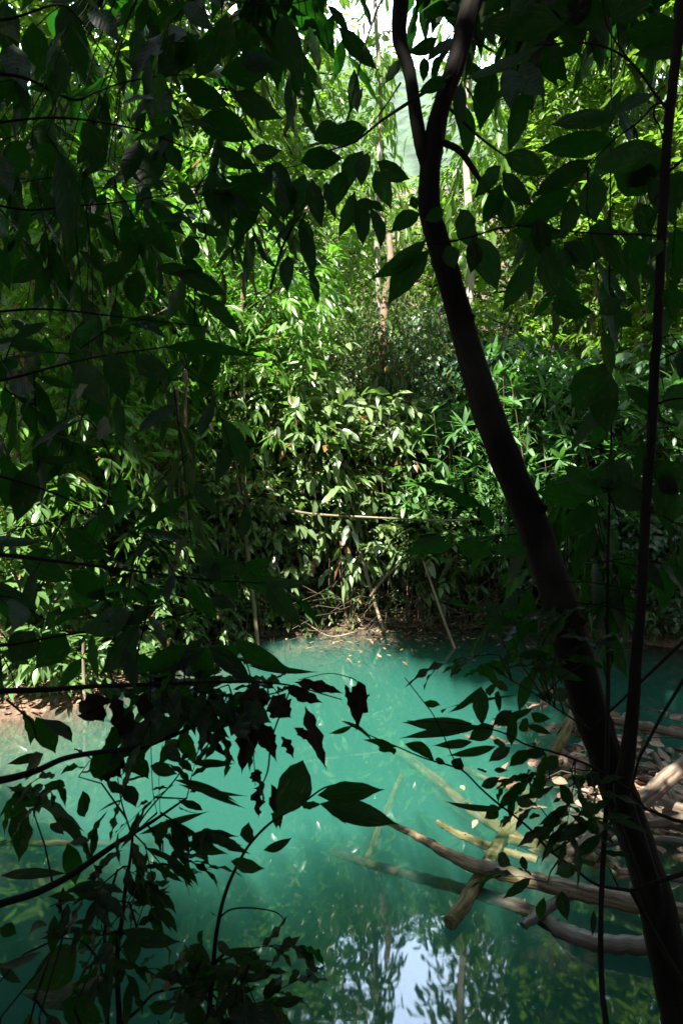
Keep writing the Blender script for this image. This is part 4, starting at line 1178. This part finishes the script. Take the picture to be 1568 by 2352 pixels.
# --- left: the low branch with dry curled leaves in front of the pool
lx = (-1.35, 1.3)
lz = gz(*lx)
l_tr = smooth_path([[*lx, lz - .2, .03], [-1.3, 1.33, 1.7, .026], [-1.22, 1.38, 2.3, .02], [-1.2, 1.42, 2.65, .014]], 6)
b5 = [zpath(Z5, [(-350, 60, 36), (0, 42, 30), (230, 34, 26), (440, 20, 22), (700, 10, 18), (1000, 0, 14), (1300, 10, 9), (1568, 80, 5)], 1.45, 1.75),
      zpath(Z5, [(-300, 500, 44), (0, 452, 36), (160, 410, 30), (300, 350, 26), (470, 320, 24), (640, 300, 24), (780, 250, 20), (900, 200, 16), (1000, 150, 13), (1100, 95, 10), (1300, 40, 6)], 1.5, 1.75),
      zpath(Z5, [(-300, 1130, 44), (0, 1020, 36), (160, 970, 34), (320, 890, 30), (450, 800, 28), (560, 725, 22), (700, 640, 16), (860, 530, 8)], 1.45, 1.7),
      zpath(Z5, [(30, 80, 12), (100, 140, 10), (150, 195, 9), (170, 270, 6)], 1.5, 1.5),
      zpath(Z5, [(610, 690, 10), (680, 590, 8), (790, 465, 7), (850, 380, 6), (880, 330, 5)], 1.65, 1.65),
      zpath(Z5, [(600, 690, 9), (560, 560, 7), (540, 440, 5)], 1.65, 1.6),
      zpath(Z5, [(690, -40, 4), (692, 220, 4), (700, 480, 4), (720, 600, 3)], 1.6, 1.6),
      zpath(Z5, [(745, 290, 4), (730, 440, 3), (735, 600, 3)], 1.62, 1.62),
      zpath(Z5, [(1330, 40, 7), (1250, 250, 8), (1230, 400, 8), (1200, 480, 5)], 1.72, 1.7)]
twd = b5 + [np.array([[*l_tr[j, :3], .014], [*((l_tr[j, :3] + p[0, :3]) / 2), .012], [*p[0, :3], p[0, 3]]]) for p, j in ((b5[0], 15), (b5[1], 11), (b5[2], 7))]
L5 = [(90, 540, 80, 810, 145), (110, 510, 365, 690, 95), (310, 740, 345, 930, 80), (0, 890, 290, 880, 45), (200, 170, 325, 290, 60), (165, 160, 250, 320, 95), (190, 330, 40, 375, 40), (200, 330, 100, 450, 90), (480, 290, 470, 470, 135), (600, 320, 680, 430, 90),
      (640, 300, 870, 185, 80), (380, 500, 405, 625, 70), (770, 290, 830, 370, 60), (835, 335, 860, 350, 40), (880, 370, 1070, 370, 36), (690, 385, 810, 420, 60), (850, 460, 1110, 575, 26), (820, 470, 1095, 510, 22), (800, 450, 1060, 545, 30), (570, 470, 620, 580, 70),
      (760, 630, 910, 700, 40), (790, 640, 870, 800, 60), (900, 690, 990, 770, 60), (880, 700, 960, 830, 50), (740, 640, 740, 730, 70), (620, 900, 765, 1030, 70), (700, 820, 835, 920, 34), (640, 700, 940, 600, 34), (660, 760, 840, 830, 30), (450, 900, 500, 980, 60),
      (410, 730, 310, 735, 40), (490, 460, 570, 500, 60), (300, 480, 200, 460, 60), (930, 590, 820, 540, 44), (820, 570, 890, 620, 40), (570, 540, 440, 590, 14), (680, 430, 570, 450, 40), (230, 650, 290, 700, 40)]
D5 = [(400, 60, 480, 180, 130), (520, 60, 590, 290, 80), (640, 60, 720, 215, 100), (740, 60, 760, 200, 110), (1190, 90, 1100, 430, 90), (1200, 190, 1260, 330, 80), (1400, 110, 1495, 385, 62), (1290, 250, 1345, 345, 44), (1200, 470, 1190, 620, 60), (1245, 470, 1290, 670, 66),
      (1100, 100, 1240, 80, 110), (1250, 60, 1330, 160, 110), (1150, 420, 1190, 450, 50), (900, 170, 1040, 335, 40), (1010, 60, 1020, 130, 30), (540, 330, 500, 460, 110), (430, 870, 460, 900, 60), (290, 940, 285, 1070, 36), (1310, 20, 1470, 90, 60), (1350, 0, 1568, 60, 50), (1350, 210, 1430, 270, 40)]
near_plant('low_shrub', 'shrub with curled dry leaves on dark branches low over the water at the left', 'shrub', [l_tr], twd, [(Z5, L5, 1.62, 14)],
           [(Z5, (-60, 300, 520, 900), 4, 1.5, 1.9, dict(LANCE, k=6)), (Z5, (560, 430, 880, 900), 9, 1.5, 1.8, dict(LANCE, L=.1, W=.22, k=6)), (Z3, (500, 1440, 1300, 1568), 5, 1.6, 1.9, dict(NEAR, L=.12, k=4, wave=.2, droop=.2)), (Z5, (400, -40, 1300, 110), 16, 1.6, 1.9, dict(LANCE, L=.12, W=.4, k=6))],
           (*lx, lz), dead=[(Z5, D5, 1.68, 15)], part='stem')

# --- the two upright stems at the lower left
ux = at(*za(550, 1900, Z5), 1.45)
ub = (ux[0], ux[1], gz(ux[0], ux[1]))
u1 = zpath(Z5, [(550, 1800, 26), (548, 1568, 26), (540, 1400, 24), (540, 1220, 22), (560, 1090, 20), (575, 950, 18), (600, 800, 14), (610, 690, 12)], 1.5, 1.62)
u2 = zpath(Z5, [(500, 1750, 20), (490, 1480, 20), (495, 1300, 18), (480, 1180, 15), (500, 1000, 14), (540, 860, 10)], 1.5, 1.6)
u3 = [zpath(Z5, [(560, 1568, 18), (640, 1500, 14), (710, 1430, 12), (850, 1400, 9), (960, 1370, 7)], 1.5, 1.6), zpath(Z5, [(470, 1330, 9), (440, 1260, 9), (370, 1190, 8), (270, 1175, 5)], 1.52, 1.5), zpath(Z5, [(520, 1280, 9), (600, 1160, 8), (660, 1140, 5)], 1.52, 1.5)]
L5u = [(350, 1210, 140, 1390, 155), (520, 1330, 180, 1470, 125), (560, 1140, 815, 1190, 75), (600, 1150, 610, 1300, 78), (250, 1070, 235, 1250, 50), (190, 1240, 0, 1300, 44), (430, 1000, 440, 1130, 50), (520, 1140, 540, 1210, 90), (220, 1120, 80, 1190, 34), (610, 1020, 670, 1020, 30), (410, 1110, 335, 1110, 20), (470, 1200, 510, 1290, 80), (280, 1470, 480, 1560, 120), (0, 1130, 70, 1160, 60), (0, 1290, 100, 1380, 40), (560, 1300, 520, 1350, 40)]
near_plant('upright_sapling', 'upright dark stems with tufts of narrow leaves at the lower left', 'sapling', [np.concatenate([np.array(to_ground(u[0, 0], u[0, 1], u[0, 2], u[0, 3]))[::-1], u]) for u in (u1, u2)], u3,
           [(Z5, L5u, 1.5, 16)], [(Z5, (400, 880, 620, 1150), 6, 1.45, 1.7, dict(LANCE, L=.085)), (Z5, (-60, 1380, 560, 1568), 8, 1.3, 1.6, dict(NEAR, L=.10, k=4, droop=.2)), (Z5, (380, 1130, 680, 1330), 6, 1.45, 1.6, dict(LANCE, L=.08))], ub, part='stem')

# --- the arching seedling in the bottom middle
a1 = zpath(Z5, [(945, 1850, 26), (955, 1568, 26), (975, 1350, 22), (990, 1180, 20), (1015, 1040, 18), (1045, 940, 17), (1090, 840, 15), (1150, 740, 13), (1250, 640, 11), (1370, 570, 9), (1480, 490, 8), (1568, 465, 7)], 1.5, 1.6)
ab = (a1[0, 0], a1[0, 1], gz(a1[0, 0], a1[0, 1]))
a2 = [zpath(Z5, [(1010, 1080, 9), (1060, 1045, 8), (1150, 1038, 7), (1260, 1055, 6), (1310, 1095, 4)], 1.52, 1.5), zpath(Z5, [(960, 1420, 10), (860, 1440, 8), (720, 1480, 6)], 1.5, 1.45), zpath(Z5, [(970, 1300, 10), (1060, 1230, 8), (1160, 1260, 5)], 1.5, 1.45)]
L5a = [(1390, 360, 1270, 610, 150), (1140, 740, 1140, 650, 66), (1210, 772, 1340, 715, 42), (1060, 823, 1215, 850, 62), (1010, 1080, 965, 1065, 34), (1290, 580, 1270, 660, 50), (1380, 560, 1470, 570, 50), (740, 1390, 910, 1330, 115), (1060, 1240, 1215, 1350, 75), (960, 1300, 1120, 1370, 130), (1050, 1420, 1190, 1545, 110),
       (870, 1210, 960, 1290, 75), (910, 1200, 930, 1145, 30), (1000, 1190, 1060, 1230, 40), (1120, 1290, 1260, 1290, 18), (680, 1490, 800, 1480, 60), (1180, 1500, 1300, 1440, 46), (1260, 1470, 1390, 1450, 46), (850, 1480, 950, 1560, 80), (1000, 1400, 1170, 1410, 40), (900, 1400, 840, 1490, 40), (1010, 1240, 1170, 1220, 34), (1090, 1370, 1210, 1360, 34)]
L6a = [(-110, 520, 172, 488, 95), (-100, 560, 252, 640, 105), (-30, 580, 5, 640, 30)]
near_plant('arching_seedling', 'arching thin stem with two big leaves in the bottom middle', 'seedling', [np.concatenate([np.array(to_ground(a1[0, 0], a1[0, 1], a1[0, 2], a1[0, 3]))[::-1], a1])], a2,
           [(Z5, L5a, 1.5, 17), (Z6, L6a, 1.58, 18)], [(Z5, (820, 1200, 1150, 1568), 10, 1.4, 1.6, dict(LANCE, L=.085, W=.4)), (Z5, (700, 1460, 1400, 1600), 8, 1.3, 1.5, dict(LANCE, L=.09, W=.42))], ab, part='stem')

# --- one curled dead leaf hanging by a thread over the pool
dl = MB()
fleaves(dl, Z6, [(75, -5, 62, 190, 85), (15, 10, 40, 130, 30)], 1.7, 19, wave=.4, dead=True)
th = zpath(Z6, [(75, 0, 5), (40, -20, 5), (-60, -40, 4), (-200, -10, 4)], 1.7, 1.72)
tube(dl, th[:, :3], th[:, 3], 6)
tag(dl.build('dead_leaf', M['near_dead'], origin=th[0, :3]), 'single curled dead leaf hanging in front of the pool', 'leaf')

# ------------------------------------------------------------------ unseen trees added to shade the near bank and pool
PROTO['shade'] = lambda: make_tree('unseen_shade_tree', 'tree', 'dark', 'dark', 91, [(0, 0, -.3), (.1, .1, 3), (-.1, 0, 6), (0, 0, 9)], (.16, .1),
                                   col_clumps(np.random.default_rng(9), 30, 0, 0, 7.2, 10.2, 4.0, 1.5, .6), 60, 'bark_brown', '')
def shade(x, y, sc, rot):
    loc = (x, y, gz(x, y))
    lb, gr = 'unseen canopy tree added over the near bank to shade it', 'unseen shade trees over the near bank'
    if 'shade' not in MADE:
        r = MADE['shade'] = PROTO['shade']()
        r.location = loc; r.rotation_euler.z = rot; r.scale = (sc, sc, sc)
        tag(r, lb, None, gr)
    else:
        copy_thing(MADE['shade'], loc, rot, sc, lb, gr)
for i, (x, y, sc) in enumerate([(-3.5, -4.2, .8), (.9, -4.2, .8), (5.2, -4.6, .85), (-7.8, -4.0, .9), (-1.5, -8.5, 1.0), (3.5, -8.5, 1.0), (-6.0, -10, 1.0), (8.5, -7.0, 1.0), (.5, -13, 1.1), (9.0, .0, .85)]):
    shade(x, y, sc, i * 1.7)
# added unseen tree on the right, crown placed to shade far bank and water
def over_tree():
    g = np.random.default_rng(14)
    cl = []
    for c, r, n in (((1.9, 6.5, 10.7), (3.5, .8, .3), 22), ((1.8, 5.3, 11.5), (1.7, 1.6, .5), 11), ((5.5, 7.0, 10.8), (1.5, 1.5, .5), 5)):
        for k in range(n):
            cl.append((np.array(c) + g.uniform(-1, 1, 3) * r, (1.1, 1.1, .6)))
    t = make_tree('leaning_shade_tree', 'tree', 'dark', 'dark', 92, [(9.5, 5.5, 0), (9.0, 6, 4.5), (7.0, 6.8, 8.5), (4, 7.2, 10.2), (1.5, 6.8, 10.8)], (.2, .08), cl, 45, 'bark_brown',
                  'unseen tree added at the right to shade the pool and far bank')
over_tree()
def over_tree_left():  # added out of view, crowns placed to shade parts of the left bank
    g = np.random.default_rng(15)
    cl = []
    for c, r, n in (((-6.4, 6.6, 12.3), (1.1, .9, .8), 5), ((-8.6, 8.0, 17.8), (1.5, 1.0, 1.2), 8)):
        for k in range(n):
            cl.append((np.array(c) + g.uniform(-1, 1, 3) * r, (1.0, 1.0, .6)))
    make_tree('leaning_shade_tree', 'tree', 'dark', 'dark', 93, [(-8.5, 3.0, 1.0), (-8.0, 4.0, 6), (-6.8, 6.2, 11), (-6.2, 7.2, 15), (-6.4, 7.8, 17.5)], (.2, .06), cl, 36, 'bark_brown',
              'unseen tree added at the left to shade parts of the left bank')
over_tree_left()
def over_tree_tall():  # added out of view, crowns placed to dapple the far right bank and debris
    g = np.random.default_rng(16)
    cl = []
    for c, r, n in (((2.4, 10.6, 20.0), (2.8, .9, 1.2), 13),):
        for k in range(n):
            cl.append((np.array(c) + g.uniform(-1, 1, 3) * r, (1.1, 1.1, .6)))
    for k in range(7):
        cl.append((np.array((2.4, 9.9, 13.2)) + g.uniform(-1, 1, 3) * (3.0, .8, .5), (.75, .75, .4)))
    for k in range(2):
        cl.append((np.array((1.5, 2.2, 9.6)) + g.uniform(-1, 1, 3) * (1.5, .9, .4), (.75, .75, .4)))
    make_tree('leaning_shade_tree', 'tree', 'dark', 'dark', 94, [(11, 8.0, 1.0), (10.6, 8.6, 9), (9.0, 9.6, 15), (5, 10.4, 18.6), (2, 10.6, 19.6)], (.24, .07), cl, 38, 'bark_brown',
              'tallest unseen tree added at the right to dapple the far right bank')
over_tree_tall()
